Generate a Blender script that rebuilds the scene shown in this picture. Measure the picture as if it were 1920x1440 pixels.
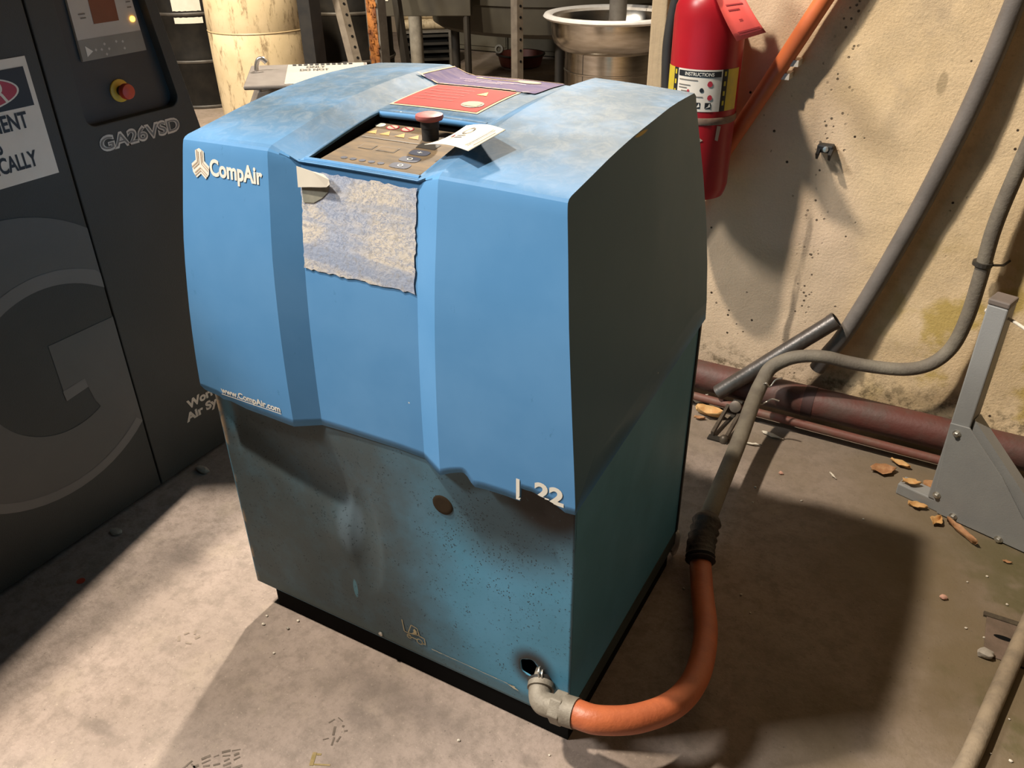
import bpy, bmesh, math, random
from mathutils import Vector, Matrix, noise
from math import sin, cos, pi, radians, sqrt, atan2

for o in list(bpy.data.objects):
    bpy.data.objects.remove(o, do_unlink=True)
scene = bpy.context.scene
COL = scene.collection

# ------------------------------------------------------------------ camera
cd = bpy.data.cameras.new('camera')
cam = bpy.data.objects.new('camera', cd)
COL.objects.link(cam)
cam.location = (0.3673, -0.8231, 1.2624)
cam.rotation_euler = (1.0312, 0.0116, 0.5095)
cd.sensor_fit = 'HORIZONTAL'
cd.sensor_width = 36.0
cd.lens = 36.0 * 1554.3 / 1920.0
cd.clip_start = 0.01
scene.camera = cam

# ------------------------------------------------------------------ world, lamps, exposure
scene.view_settings.view_transform = 'Standard'
scene.view_settings.look = 'None'
scene.view_settings.gamma = 1.0
scene.view_settings.use_curve_mapping = False
scene.view_settings.exposure = 0.0

world = bpy.data.worlds.new('world')
scene.world = world
world.use_nodes = True
bg = world.node_tree.nodes['Background']
bg.inputs[0].default_value = (1.0, 0.93, 0.84, 1)
bg.inputs[1].default_value = 0.012


def lamp(name, loc, target, power, sx, sy, color, spread=180):
    ld = bpy.data.lights.new(name, 'AREA')
    ld.shape = 'RECTANGLE'
    ld.size = sx
    ld.size_y = sy
    ld.energy = power
    ld.color = color
    ld.spread = radians(spread)
    o = bpy.data.objects.new(name, ld)
    COL.objects.link(o)
    o.location = loc
    d = Vector(target) - Vector(loc)
    o.rotation_euler = d.to_track_quat('-Z', 'Y').to_euler()
    return o


WARM = (1.0, 0.885, 0.735)
lamp('ceiling_lamp_side', (-1.85, -0.78, 4.4), (-0.5, 0.1, 0), 290, 0.16, 0.16, WARM)
lamp('ceiling_lamp_rear', (-2.05, 4.60, 4.2), (-0.8, 0.0, 0), 80, 0.22, 0.22, WARM, 64)
lamp('front_fill_light', (-4.20, -2.60, 5.0), (-0.3, 0.2, 0.6), 375, 0.9, 0.9, (1.0, 0.96, 0.90))  # added fill for the upright front faces, no visible source
lamp('drum_fill_light', (-3.1, 1.3, 3.4), (-3.5, 3.1, 0.5), 22, 0.3, 0.3, (1.0, 0.85, 0.62), 50)  # added narrow light to brighten the cream drum, no visible source

# ------------------------------------------------------------------ materials
MATS = {}


class NT:
    def __init__(self, name):
        self.m = bpy.data.materials.new(name)
        self.m.use_nodes = True
        self.t = self.m.node_tree
        self.t.nodes.clear()
        self.out = self.t.nodes.new('ShaderNodeOutputMaterial')
        self.p = self.t.nodes.new('ShaderNodeBsdfPrincipled')
        self.t.links.new(self.p.outputs[0], self.out.inputs[0])
        g = self.t.nodes.new('ShaderNodeNewGeometry')
        self.pos = g.outputs['Position']
        self.nor = g.outputs['Normal']

    def n(self, kind, **kw):
        nd = self.t.nodes.new(kind)
        for k, v in kw.items():
            setattr(nd, k, v)
        return nd

    def link(self, a, b):
        self.t.links.new(a, b)

    def val(self, inp, v):
        if isinstance(v, (int, float)):
            inp.default_value = v
        elif isinstance(v, (tuple, list)):
            inp.default_value = (*v, 1) if len(v) == 3 and inp.type == 'RGBA' else v
        else:
            self.link(v, inp)

    def math(self, op, a, b=0.0, clamp=False):
        nd = self.n('ShaderNodeMath', operation=op, use_clamp=clamp)
        self.val(nd.inputs[0], a)
        self.val(nd.inputs[1], b)
        return nd.outputs[0]

    def noise(self, scale, detail=4, rough=0.55, vec=None, stretch=None, distort=0.0):
        nd = self.n('ShaderNodeTexNoise')
        nd.inputs['Scale'].default_value = scale
        nd.inputs['Detail'].default_value = detail
        nd.inputs['Roughness'].default_value = rough
        nd.inputs['Distortion'].default_value = distort
        v = vec or self.pos
        if stretch:
            mp = self.n('ShaderNodeMapping')
            mp.inputs['Scale'].default_value = stretch
            self.link(v, mp.inputs[0])
            v = mp.outputs[0]
        self.link(v, nd.inputs['Vector'])
        return nd.outputs[0]

    def voro(self, scale, feature='F1'):
        nd = self.n('ShaderNodeTexVoronoi', feature=feature)
        nd.inputs['Scale'].default_value = scale
        self.link(self.pos, nd.inputs['Vector'])
        return nd.outputs['Distance']

    def ramp(self, v, a, b, to0=0.0, to1=1.0):
        nd = self.n('ShaderNodeMapRange', interpolation_type='SMOOTHSTEP')
        self.val(nd.inputs[0], v)
        nd.inputs[1].default_value = a
        nd.inputs[2].default_value = b
        nd.inputs[3].default_value = to0
        nd.inputs[4].default_value = to1
        return nd.outputs[0]

    def mix(self, f, a, b):
        nd = self.n('ShaderNodeMix', data_type='RGBA')
        self.val(nd.inputs[0], f)
        self.val(nd.inputs[6], a)
        self.val(nd.inputs[7], b)
        return nd.outputs[2]

    def dist(self, c, s=(1, 1, 1)):
        """distance of the world position from c, each axis divided by s"""
        sub = self.n('ShaderNodeVectorMath', operation='SUBTRACT')
        self.link(self.pos, sub.inputs[0])
        sub.inputs[1].default_value = c
        mu = self.n('ShaderNodeVectorMath', operation='DIVIDE')
        self.link(sub.outputs[0], mu.inputs[0])
        mu.inputs[1].default_value = s
        ln = self.n('ShaderNodeVectorMath', operation='LENGTH')
        self.link(mu.outputs[0], ln.inputs[0])
        return ln.outputs['Value']

    def sep(self, v=None):
        nd = self.n('ShaderNodeSeparateXYZ')
        self.link(v or self.pos, nd.inputs[0])
        return nd.outputs

    def bump(self, h, strength=0.3, distance=0.01):
        nd = self.n('ShaderNodeBump')
        nd.inputs['Strength'].default_value = strength
        nd.inputs['Distance'].default_value = distance
        self.link(h, nd.inputs['Height'])
        self.link(nd.outputs[0], self.p.inputs['Normal'])

    def fin(self, color=None, rough=None, metal=None, spec=None):
        if color is not None:
            self.val(self.p.inputs['Base Color'], color)
        if rough is not None:
            self.val(self.p.inputs['Roughness'], rough)
        if metal is not None:
            self.val(self.p.inputs['Metallic'], metal)
        if spec is not None:
            self.val(self.p.inputs['Specular IOR Level'], spec)
        return self.m


def S(r, g, b):
    """sRGB 0-255 to linear"""
    f = lambda c: (c / 255 / 12.92) if c <= 10 else ((c / 255 + 0.055) / 1.055) ** 2.4
    return (f(r), f(g), f(b))


def simple(name, c1, c2=None, scale=20, rough=0.5, metal=0.0, bump=0.0, bscale=60, lo=0.35, hi=0.7, spec=0.5, stretch=None):
    if name in MATS:
        return MATS[name]
    t = NT(name)
    if c2:
        col = t.mix(t.ramp(t.noise(scale, 5, 0.6, stretch=stretch), lo, hi), c1, c2)
    else:
        col = t.mix(t.ramp(t.noise(scale, 3), 0.3, 0.7), c1, tuple(x * 0.88 for x in c1))
    if bump:
        t.bump(t.noise(bscale, 4), bump, 0.004)
    MATS[name] = t.fin(col, rough, metal, spec)
    return MATS[name]


def emit(name, c, s):
    t = NT(name)
    t.fin(c, 0.4)
    t.p.inputs['Emission Color'].default_value = (*c, 1)
    t.p.inputs['Emission Strength'].default_value = s
    return t.m


# concrete floor --------------------------------------------------------
t = NT('concrete_floor')
x, y, z = t.sep()
base = t.mix(t.ramp(t.noise(2.2, 6, 0.6), 0.35, 0.68), (0.275, 0.220, 0.186), (0.365, 0.290, 0.250))
base = t.mix(t.ramp(t.noise(26, 6, 0.7), 0.42, 0.66, 0, 0.6), base, (0.18, 0.145, 0.12))
base = t.mix(t.ramp(t.noise(7, 5, 0.65), 0.52, 0.68, 0, 0.4), base, (0.35, 0.285, 0.222))
base = t.mix(t.ramp(t.noise(75, 6, 0.8), 0.46, 0.70, 0, 0.5), base, (0.17, 0.135, 0.112))
base = t.mix(t.ramp(t.noise(130, 3, 0.7), 0.60, 0.72, 0, 0.45), base, (0.46, 0.38, 0.31))
# damp greenish brown patches towards the wall, a band of old dirt
damp = t.math('MULTIPLY', t.ramp(x, 0.0, 0.55), t.ramp(t.noise(3.1, 4), 0.3, 0.6, 0.45, 1.0))
base = t.mix(damp, base, (0.17, 0.128, 0.076))
moss = t.math('MULTIPLY', t.ramp(x, 0.42, 0.72), t.ramp(t.noise(5.3, 4, 0.6), 0.5, 0.62, 0, 0.75))
base = t.mix(moss, base, (0.09, 0.085, 0.03))
dirt = t.math('MULTIPLY', t.ramp(y, 0.82, 1.05), t.ramp(t.noise(6, 5), 0.35, 0.7, 0.25, 0.8))
base = t.mix(dirt, base, (0.21, 0.165, 0.115))
# dark scuffs and fine specks
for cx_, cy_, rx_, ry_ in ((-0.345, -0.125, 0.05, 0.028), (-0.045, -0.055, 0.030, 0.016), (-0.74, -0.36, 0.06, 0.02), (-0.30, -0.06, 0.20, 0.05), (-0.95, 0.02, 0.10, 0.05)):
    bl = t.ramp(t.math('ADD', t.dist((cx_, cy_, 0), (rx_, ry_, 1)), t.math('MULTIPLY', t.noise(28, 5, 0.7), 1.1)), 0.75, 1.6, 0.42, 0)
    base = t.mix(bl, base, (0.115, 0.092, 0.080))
sc = t.ramp(t.noise(11, 7, 0.75, distort=1.2), 0.66, 0.76, 0, 0.5)
base = t.mix(sc, base, (0.13, 0.10, 0.08))
sp = t.ramp(t.voro(95), 0.10, 0.16, 0.5, 0.0)
sp = t.math('MULTIPLY', sp, t.ramp(t.noise(30, 2), 0.55, 0.62))
base = t.mix(sp, base, (0.07, 0.055, 0.045))
t.bump(t.math('ADD', t.noise(90, 6, 0.7), t.math('MULTIPLY', t.noise(9, 4), 2.0)), 0.35, 0.004)
FLOOR = t.fin(base, t.ramp(t.noise(8, 4), 0.3, 0.7, 0.62, 0.85), 0.0, 0.3)

# rough plaster wall ----------------------------------------------------
t = NT('rough_plaster')
x, y, z = t.sep()
base = t.mix(t.ramp(t.noise(3.4, 6, 0.6), 0.35, 0.65), (0.61, 0.45, 0.26), (0.71, 0.535, 0.33))
base = t.mix(t.ramp(t.noise(14, 6, 0.7), 0.45, 0.7, 0, 0.5), base, (0.50, 0.385, 0.245))
base = t.mix(t.ramp(t.noise(110, 6, 0.8), 0.5, 0.72, 0, 0.45), base, (0.36, 0.27, 0.165))
base = t.mix(t.ramp(t.noise(6, 6, 0.7), 0.55, 0.7, 0, 0.55), base, (0.46, 0.35, 0.23))
low = t.math('MULTIPLY', t.ramp(z, 0.72, 0.42), t.ramp(x, 0.26, 0.10))
base = t.mix(t.math('MULTIPLY', low, 0.8), base, (0.56, 0.43, 0.31))
pink = t.math('MULTIPLY', t.ramp(t.noise(2.6, 3), 0.48, 0.62, 0, 0.6), t.ramp(x, 0.3, 0.0))
base = t.mix(pink, base, (0.66, 0.50, 0.37))
yel = t.math('MULTIPLY', t.ramp(t.noise(7, 4), 0.5, 0.62, 0, 0.8), t.ramp(x, 0.22, 0.36))
yel = t.math('MULTIPLY', yel, t.ramp(z, 0.6, 0.4))
base = t.mix(yel, base, (0.44, 0.31, 0.07))
dirt = t.math('MULTIPLY', t.ramp(z, 0.19, 0.08, 0, 0.8), t.ramp(t.noise(40, 6, 0.75), 0.46, 0.66))
base = t.mix(dirt, base, (0.10, 0.075, 0.04))
# vertical streak and pits
st = t.math('ABSOLUTE', t.math('SUBTRACT', x, t.math('ADD', 0.022, t.math('MULTIPLY', t.noise(6, 3), 0.03))))
st = t.math('MULTIPLY', t.ramp(st, 0.013, 0.004), t.ramp(z, 0.62, 0.52))
st = t.math('MULTIPLY', st, t.ramp(t.noise(22, 3, stretch=(1, 1, 0.2)), 0.4, 0.6))
base = t.mix(t.math('MULTIPLY', st, 0.75), base, (0.13, 0.105, 0.08))
pit = t.ramp(t.voro(34), 0.08, 0.14, 1.0, 0.0)
pit = t.math('MULTIPLY', pit, t.ramp(t.noise(9, 2), 0.55, 0.60))
pit2 = t.math('MULTIPLY', t.ramp(t.voro(70), 0.16, 0.26, 1.0, 0.0), t.ramp(t.math('ABSOLUTE', t.math('SUBTRACT', x, 0.052)), 0.040, 0.012))
pit2 = t.math('MULTIPLY', pit2, t.ramp(t.noise(24, 3), 0.47, 0.56))
pit = t.math('MAXIMUM', pit, t.math('MULTIPLY', pit2, 0.85))
base = t.mix(pit, base, (0.045, 0.03, 0.02))
ov = t.ramp(t.dist((0.262, 1.28, 0.885), (0.011, 1, 0.026)), 0.7, 1.15, 0.5, 0.0)
base = t.mix(ov, base, (0.21, 0.155, 0.085))
h = t.math('ADD', t.math('MULTIPLY', t.noise(16, 3, 0.5), 0.5), t.math('MULTIPLY', t.noise(170, 5, 0.65), 0.9))
h = t.math('ADD', h, t.math('MULTIPLY', pit, -2.0))
t.bump(h, 0.38, 0.005)
PLASTER = t.fin(base, 0.9, 0.0, 0.2)

# blue hood paint -------------------------------------------------------
t = NT('blue_hood_paint')
x, y, z = t.sep()
nx, ny, nz = t.sep(t.nor)
base = t.mix(t.ramp(t.noise(5, 4), 0.35, 0.65), (0.095, 0.265, 0.52), (0.115, 0.295, 0.56))
base = t.mix(t.ramp(t.noise(45, 6, 0.8, stretch=(1, 1, 0.4)), 0.64, 0.72, 0, 0.35), base, (0.03, 0.12, 0.23))
dust = t.math('MULTIPLY', t.ramp(nz, 0.55, 0.9), t.ramp(y, 0.0, 0.16, 0.45, 1.0))
dust = t.math('MULTIPLY', dust, t.ramp(t.noise(7, 6, 0.65), 0.2, 0.62, 0.55, 0.95))
base = t.mix(dust, base, t.mix(t.ramp(t.noise(38, 6, 0.75, distort=0.8), 0.4, 0.7), (0.052, 0.084, 0.114), (0.118, 0.138, 0.148)))
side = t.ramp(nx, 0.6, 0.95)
base = t.mix(t.math('MULTIPLY', side, 0.65), base, (0.085, 0.125, 0.12))  # right-facing side darkened: its shade is put into the paint colour
chip = t.ramp(t.voro(26), 0.028, 0.05, 1.0, 0.0)
chip = t.math('MULTIPLY', chip, t.ramp(t.noise(12, 2), 0.58, 0.6))
base = t.mix(chip, base, (0.55, 0.60, 0.60))
yc = t.ramp(t.dist((-0.036, 0.245, 0.977), (0.0035, 0.035, 0.0045)), 0.75, 1.0, 1, 0)
yc = t.math('MULTIPLY', yc, t.ramp(t.noise(60, 3), 0.42, 0.5))
base = t.mix(yc, base, (0.55, 0.40, 0.10))
rgh = t.math('ADD', t.ramp(nz, 0.5, 0.9, 0.34, 0.52), t.math('MULTIPLY', t.noise(30, 5), 0.10))
t.bump(t.noise(220, 3), 0.05, 0.001)
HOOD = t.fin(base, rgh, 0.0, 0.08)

# blue cabinet paint with soot, dirt and painted shade --------------------------------
t = NT('grimy_shaded_cabinet_paint')
x, y, z = t.sep()
nx, ny, nz = t.sep(t.nor)
base = t.mix(t.ramp(t.noise(6, 5), 0.35, 0.65), (0.062, 0.225, 0.345), (0.082, 0.265, 0.415))
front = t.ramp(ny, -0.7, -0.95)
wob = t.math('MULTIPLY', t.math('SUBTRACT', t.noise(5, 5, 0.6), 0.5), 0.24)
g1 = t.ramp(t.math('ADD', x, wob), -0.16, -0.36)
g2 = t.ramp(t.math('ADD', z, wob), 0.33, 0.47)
grime_shade = t.math('MAXIMUM', g1, t.math('MULTIPLY', g2, 0.62))  # darker to the left and towards the hood: dirt and shade painted together
grime_shade = t.math('MULTIPLY', grime_shade, t.ramp(t.noise(16, 6, 0.7), 0.2, 0.6, 0.80, 0.98))
base = t.mix(t.math('MULTIPLY', grime_shade, front), base, t.mix(t.noise(9, 4), (0.043, 0.056, 0.060), (0.070, 0.094, 0.102)))
blot = t.ramp(t.math('ADD', t.dist((-0.43, 0, 0.315), (0.03, 1, 0.065)), t.math('MULTIPLY', wob, 1.5)), 0.5, 1.1, 0.7, 0)
base = t.mix(blot, base, (0.11, 0.16, 0.20))
scr = t.ramp(t.math('ADD', t.dist((-0.435, 0, 0.165), (0.006, 1, 0.026)), t.math('MULTIPLY', wob, 3.0)), 0.7, 1.0, 0.8, 0)
base = t.mix(scr, base, (0.09, 0.24, 0.32))
soot = t.ramp(t.math('ADD', t.dist((-0.045, 0, 0.520), (0.075, 1, 0.070)), t.math('MULTIPLY', wob, 1.1)), 0.62, 1.25, 1, 0)
soot3 = t.ramp(t.math('ADD', t.dist((-0.115, 0, 0.44), (0.12, 1, 0.13)), t.math('MULTIPLY', wob, 2.2)), 0.25, 1.1, 0.7, 0)
base = t.mix(t.math('MULTIPLY', soot3, front), base, (0.035, 0.058, 0.068))
base = t.mix(t.math('MULTIPLY', soot, front), base, (0.007, 0.0045, 0.0035))
soot2 = t.ramp(t.math('ADD', t.dist((-0.068, 0, 0.158), (0.044, 1, 0.050)), t.math('MULTIPLY', wob, 1.0)), 0.5, 1.15, 0.97, 0)
base = t.mix(t.math('MULTIPLY', soot2, front), base, (0.018, 0.018, 0.018))
dense = t.ramp(t.dist((-0.13, 0, 0.40), (0.15, 1, 0.17)), 0.3, 1.1, 0.10, 0.0)
spk = t.math('MULTIPLY', t.ramp(t.voro(210), 0.20, 0.30, 1, 0), t.ramp(t.math('ADD', t.noise(34, 3), dense), 0.56, 0.62))
spk2 = t.math('MULTIPLY', t.ramp(t.noise(150, 3, 0.7), 0.60, 0.66), t.ramp(t.noise(8, 3), 0.40, 0.55, 0.15, 0.8))
base = t.mix(t.math('MULTIPLY', t.math('MAXIMUM', spk, spk2), front), base, (0.014, 0.028, 0.036))
edge = t.math('MULTIPLY', t.ramp(x, -0.690, -0.697), t.ramp(t.noise(24, 4), 0.45, 0.6, 0, 0.9))
base = t.mix(t.math('MULTIPLY', edge, front), base, (0.30, 0.22, 0.14))
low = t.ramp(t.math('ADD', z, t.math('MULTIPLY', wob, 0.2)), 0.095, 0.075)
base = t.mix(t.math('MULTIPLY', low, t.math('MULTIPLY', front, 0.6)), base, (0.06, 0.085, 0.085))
t.bump(t.noise(70, 6, 0.7), 0.12, 0.002)
CABINET = t.fin(base, t.ramp(grime_shade, 0, 1, 0.42, 0.62), 0.0, 0.4)

BLACK = simple('black_painted_steel', (0.012, 0.012, 0.013), (0.022, 0.02, 0.018), 12, 0.6)
DARKRAIL = simple('dark_rail', (0.03, 0.045, 0.048), (0.02, 0.03, 0.03), 12, 0.6)
VOID = simple('dark_interior', (0.006, 0.006, 0.006), rough=0.9, spec=0.1)
GA_DARK = simple('charcoal_textured_panel', (0.027, 0.031, 0.029), (0.036, 0.039, 0.036), 3, 0.55, 0, 0.25, 420)
GA_DEEP = simple('charcoal_recess', (0.028, 0.029, 0.028), (0.036, 0.036, 0.034), 5, 0.5, 0, 0.15, 300)
GA_LOGO = simple('grey_logo_film', (0.082, 0.082, 0.078), (0.10, 0.097, 0.09), 4, 0.5)
GA_LOGO2 = simple('pale_logo_edge', (0.13, 0.127, 0.118), (0.15, 0.145, 0.135), 4, 0.5)
SILVER = simple('silver_lettering', (0.55, 0.53, 0.47), (0.42, 0.40, 0.36), 30, 0.35, 0.3)
WHITE = simple('white_sign_film', (0.72, 0.68, 0.60), (0.66, 0.62, 0.54), 8, 0.5)
INK = simple('black_ink', (0.012, 0.013, 0.016), rough=0.5)
GREYINK = simple('grey_ink', (0.16, 0.14, 0.12), rough=0.6)
REDINK = simple('red_ink', (0.42, 0.03, 0.05), rough=0.45)
LETTER = simple('cream_lettering', (0.82, 0.80, 0.72), (0.76, 0.73, 0.64), 60, 0.4)
PANELW = simple('controller_faceplate', (0.46, 0.43, 0.38), (0.42, 0.39, 0.34), 10, 0.4)
PANELG = simple('keypad_strip', (0.22, 0.21, 0.18), (0.19, 0.18, 0.155), 10, 0.45)
SCREEN = simple('brown_display', (0.17, 0.055, 0.03), (0.14, 0.045, 0.025), 14, 0.25)
YELLOW = simple('yellow_plastic', (0.70, 0.44, 0.03), (0.62, 0.38, 0.03), 20, 0.4)
REDPLASTIC = simple('red_plastic', (0.50, 0.055, 0.02), (0.42, 0.04, 0.02), 20, 0.4)
FADEDRED = simple('faded_red_plastic', (0.34, 0.09, 0.085), (0.28, 0.07, 0.065), 40, 0.5)
LED = emit('amber_led', (1.0, 0.45, 0.05), 6.0)
STICKRED = simple('red_warning_film', (0.30, 0.036, 0.030), (0.25, 0.042, 0.036), 40, 0.7, spec=0.12, stretch=(1, 3, 1))
STICKBLUE = simple('faded_violet_film', (0.085, 0.064, 0.14), (0.14, 0.104, 0.16), 30, 0.75, spec=0.1, stretch=(1, 3, 1))
CREAMINK = simple('cream_ink', (0.52, 0.38, 0.24), (0.46, 0.34, 0.25), 50, 0.75, spec=0.1)
PAPER = simple('white_card', (0.68, 0.64, 0.55), (0.63, 0.585, 0.50), 12, 0.85, spec=0.1)
CTRL = simple('worn_brown_membrane', (0.15, 0.105, 0.060), (0.09, 0.069, 0.048), 22, 0.65, spec=0.2, stretch=(1, 4, 1))
CTRLKEY = simple('dark_blue_key', (0.07, 0.075, 0.10), (0.055, 0.06, 0.08), 30, 0.5)
ORANGEINK = simple('orange_ink', (0.52, 0.25, 0.05), (0.42, 0.22, 0.08), 50, 0.5)
PINKINK = simple('pale_pink_ink', (0.62, 0.44, 0.34), rough=0.5)
ORANGE = simple('orange_rubber', (0.50, 0.135, 0.050), (0.40, 0.105, 0.042), 16, 0.45, 0, 0.2, 120)
FITTING = simple('galvanised_fitting', (0.25, 0.22, 0.175), (0.18, 0.155, 0.12), 45, 0.6, 0.15, 0.25, 150)
GREYHOSE = simple('dusty_grey_rubber', (0.125, 0.105, 0.082), (0.19, 0.165, 0.125), 14, 0.75, 0, 0.3, 160)
DARKHOSE = simple('dark_grey_conduit', (0.155, 0.135, 0.12), (0.115, 0.10, 0.09), 12, 0.6, 0, 0.15, 160)
BLACKHOSE = simple('black_rubber', (0.022, 0.021, 0.02), (0.03, 0.028, 0.026), 14, 0.55)
TAPE = simple('black_wrap_tape', (0.02, 0.018, 0.017), (0.045, 0.03, 0.022), 30, 0.55, 0, 0.4, 90)
REDPIPE = simple('red_oxide_pipe', (0.105, 0.032, 0.024), (0.085, 0.05, 0.04), 14, 0.6, 0, 0.3, 70)
PIPEBROWN = simple('rusty_red_conduit', (0.17, 0.06, 0.045), (0.15, 0.085, 0.06), 20, 0.6, 0, 0.2, 90)
STEELPIPE = simple('dark_steel_pipe', (0.15, 0.135, 0.125), (0.10, 0.085, 0.075), 25, 0.38, 0.7, 0.15, 120, stretch=(1, 1, 0.3))
STAND = simple('grey_enamel', (0.27, 0.272, 0.27), (0.30, 0.302, 0.295), 9, 0.5, 0, 0.1, 300)
STANDCAP = simple('brown_grey_cap', (0.17, 0.135, 0.115), (0.14, 0.115, 0.1), 20, 0.6)
BOLT = simple('zinc_bolt', (0.62, 0.60, 0.55), (0.5, 0.48, 0.44), 60, 0.3, 0.8)
WIRE = simple('galvanised_wire', (0.5, 0.47, 0.42), (0.36, 0.33, 0.29), 80, 0.35, 0.8)
LEAF = simple('dry_leaf', (0.52, 0.27, 0.09), (0.62, 0.40, 0.17), 60, 0.7)
LEAF2 = simple('dry_brown_leaf', (0.34, 0.16, 0.07), (0.45, 0.25, 0.12), 60, 0.7)
STONE = simple('grey_pebble', (0.36, 0.32, 0.27), (0.28, 0.25, 0.21), 60, 0.8, 0, 0.3, 120)
PINKSTONE = simple('pink_pebble', (0.58, 0.32, 0.24), (0.5, 0.28, 0.2), 60, 0.8)
FOAM = simple('white_speckled_foam', (0.72, 0.70, 0.66), (0.25, 0.23, 0.21), 70, 0.8, lo=0.55, hi=0.68)
CHIP = simple('pale_chip', (0.68, 0.62, 0.52), (0.55, 0.5, 0.42), 60, 0.8)
EXTRED = simple('red_extinguisher_enamel', (0.35, 0.010, 0.018), (0.29, 0.010, 0.016), 6, 0.32, 0.0, spec=0.3)
EXTBAND = simple('scuffed_band', (0.20, 0.13, 0.09), (0.14, 0.08, 0.06), 40, 0.6)
LABELW = simple('white_label', (0.66, 0.60, 0.52), (0.60, 0.54, 0.46), 20, 0.45)
LABELY = simple('yellow_label', (0.56, 0.42, 0.02), (0.45, 0.34, 0.04), 40, 0.45)
REDTAG = simple('red_card_tag', (0.80, 0.10, 0.075), (0.74, 0.09, 0.07), 10, 0.6)
ORPIPE = simple('orange_painted_pipe', (0.60, 0.15, 0.045), (0.50, 0.12, 0.04), 9, 0.5)
WOOD = simple('pale_timber', (0.44, 0.33, 0.20), (0.36, 0.27, 0.165), 18, 0.8, 0, 0.3, 60, stretch=(6, 6, 0.5))
STAINLESS = simple('brushed_stainless', (0.56, 0.52, 0.46), (0.44, 0.40, 0.34), 9, 0.22, 1.0, 0.04, 200, stretch=(1, 1, 6))
RIMSTEEL = simple('satin_rim_steel', (0.80, 0.77, 0.72), (0.72, 0.68, 0.63), 30, 0.35, 0.25)
BLACKDRUM = simple('black_drum_enamel', (0.0081, 0.0072, 0.0063), (0.0158, 0.0135, 0.0108), 9, 0.55, spec=0.2)
DRUMRING = simple('worn_drum_ring', (0.0700, 0.0595, 0.0490), (0.0420, 0.0350, 0.0280), 20, 0.5)
RUST = simple('flaking_rust', (0.42, 0.16, 0.035), (0.14, 0.045, 0.018), 22, 0.85, 0, 0.8, 60)
FADEDGREY = simple('faded_grey_paint', (0.1500, 0.1350, 0.1140), (0.1080, 0.0930, 0.0780), 20, 0.6)
SLOTTED = simple('slotted_angle_steel', (0.19, 0.155, 0.115), (0.135, 0.108, 0.08), 20, 0.5, 0.3)
DARKSTEEL = simple('dark_shop_steel', (0.0248, 0.0209, 0.0165), (0.0358, 0.0303, 0.0231), 8, 0.6)
OLIVE = simple('olive_metal', (0.0575, 0.0500, 0.0340), (0.0425, 0.0360, 0.0250), 5, 0.55)
OLIVEPANEL = simple('olive_grey_panel', (0.1200, 0.1050, 0.0720), (0.0930, 0.0810, 0.0570), 5, 0.6)
REDBUCKET = simple('dull_red_plastic', (0.1610, 0.0385, 0.0245), (0.1260, 0.0350, 0.0245), 12, 0.55)
SCRATCH = simple('bare_scratch', (0.50, 0.46, 0.34), (0.40, 0.36, 0.26), 90, 0.6)
MARK = simple('dark_boot_mark', (0.11, 0.085, 0.066), (0.17, 0.135, 0.11), 60, 0.85)
MARK3 = simple('faint_boot_mark', (0.20, 0.155, 0.12), (0.25, 0.20, 0.16), 60, 0.85)
MARK2 = simple('ochre_floor_mark', (0.22, 0.165, 0.06), (0.3, 0.22, 0.11), 60, 0.85)
STEELGREY = simple('grey_cart_steel', (0.25, 0.22, 0.195), (0.19, 0.165, 0.145), 12, 0.42, 0.3)
CHROME = simple('bright_bent_rod', (0.68, 0.64, 0.60), (0.5, 0.47, 0.43), 30, 0.25, 0.9)
COVER = simple('rusty_floor_cover', (0.165, 0.115, 0.085), (0.12, 0.085, 0.06), 24, 0.8, 0, 0.4, 80)
RODGREY = simple('weathered_grey_hose', (0.33, 0.26, 0.18), (0.22, 0.175, 0.125), 22, 0.75, 0, 0.3, 140)
BACKWALL = simple('far_plaster', (0.40, 0.31, 0.21), (0.34, 0.26, 0.18), 3, 0.9)

# cream plastic drum with grimy streaks
t = NT('dirty_cream_plastic')
base = t.mix(t.ramp(t.noise(5, 5, 0.6), 0.35, 0.65), (0.52, 0.41, 0.25), (0.60, 0.48, 0.31))
base = t.mix(t.ramp(t.noise(22, 6, 0.75, stretch=(1, 1, 0.3)), 0.50, 0.66, 0, 0.85), base, (0.17, 0.12, 0.065))
CREAM = t.fin(base, 0.5, 0, 0.4)

# peeled sticker: crackled white and pale blue
t = NT('crackled_sticker')
base = t.mix(t.ramp(t.noise(9, 4, stretch=(1, 1, 2)), 0.40, 0.62), (0.62, 0.57, 0.50), (0.38, 0.43, 0.55))
w1 = t.math('ABSOLUTE', t.math('SUBTRACT', t.noise(42, 6, 0.7, stretch=(1.0, 1, 1.5), distort=1.4), 0.5))
cr = t.ramp(w1, 0.004, 0.030, 1, 0)
base = t.mix(t.math('MULTIPLY', cr, 0.75), base, (0.20, 0.25, 0.38))
band = t.ramp(t.noise(5, 3, stretch=(0.4, 1, 7)), 0.52, 0.60)
base = t.mix(t.math('MULTIPLY', band, 0.55), base, (0.28, 0.34, 0.47))
base = t.mix(t.ramp(t.noise(110, 4, 0.7), 0.52, 0.66, 0, 0.5), base, (0.30, 0.29, 0.28))
t.bump(t.noise(160, 4), 0.4, 0.002)
CRACKLE = t.fin(base, 0.65, 0, 0.3)

# ------------------------------------------------------------------ mesh helpers


def world_of(o):
    v = Vector((0, 0, 0))
    while o:
        v += o.location
        o = o.parent
    return v


def tag(o, label=None, cat=None, group=None, kind=None):
    if label:
        o['label'] = label
    if cat:
        o['category'] = cat
    if group:
        o['group'] = group
    if kind:
        o['kind'] = kind
    return o


def thing(name, loc, label, cat, group=None):
    o = bpy.data.objects.new(name, None)
    o.empty_display_size = 0.05
    o.location = loc
    COL.objects.link(o)
    return tag(o, label, cat, group)


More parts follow.
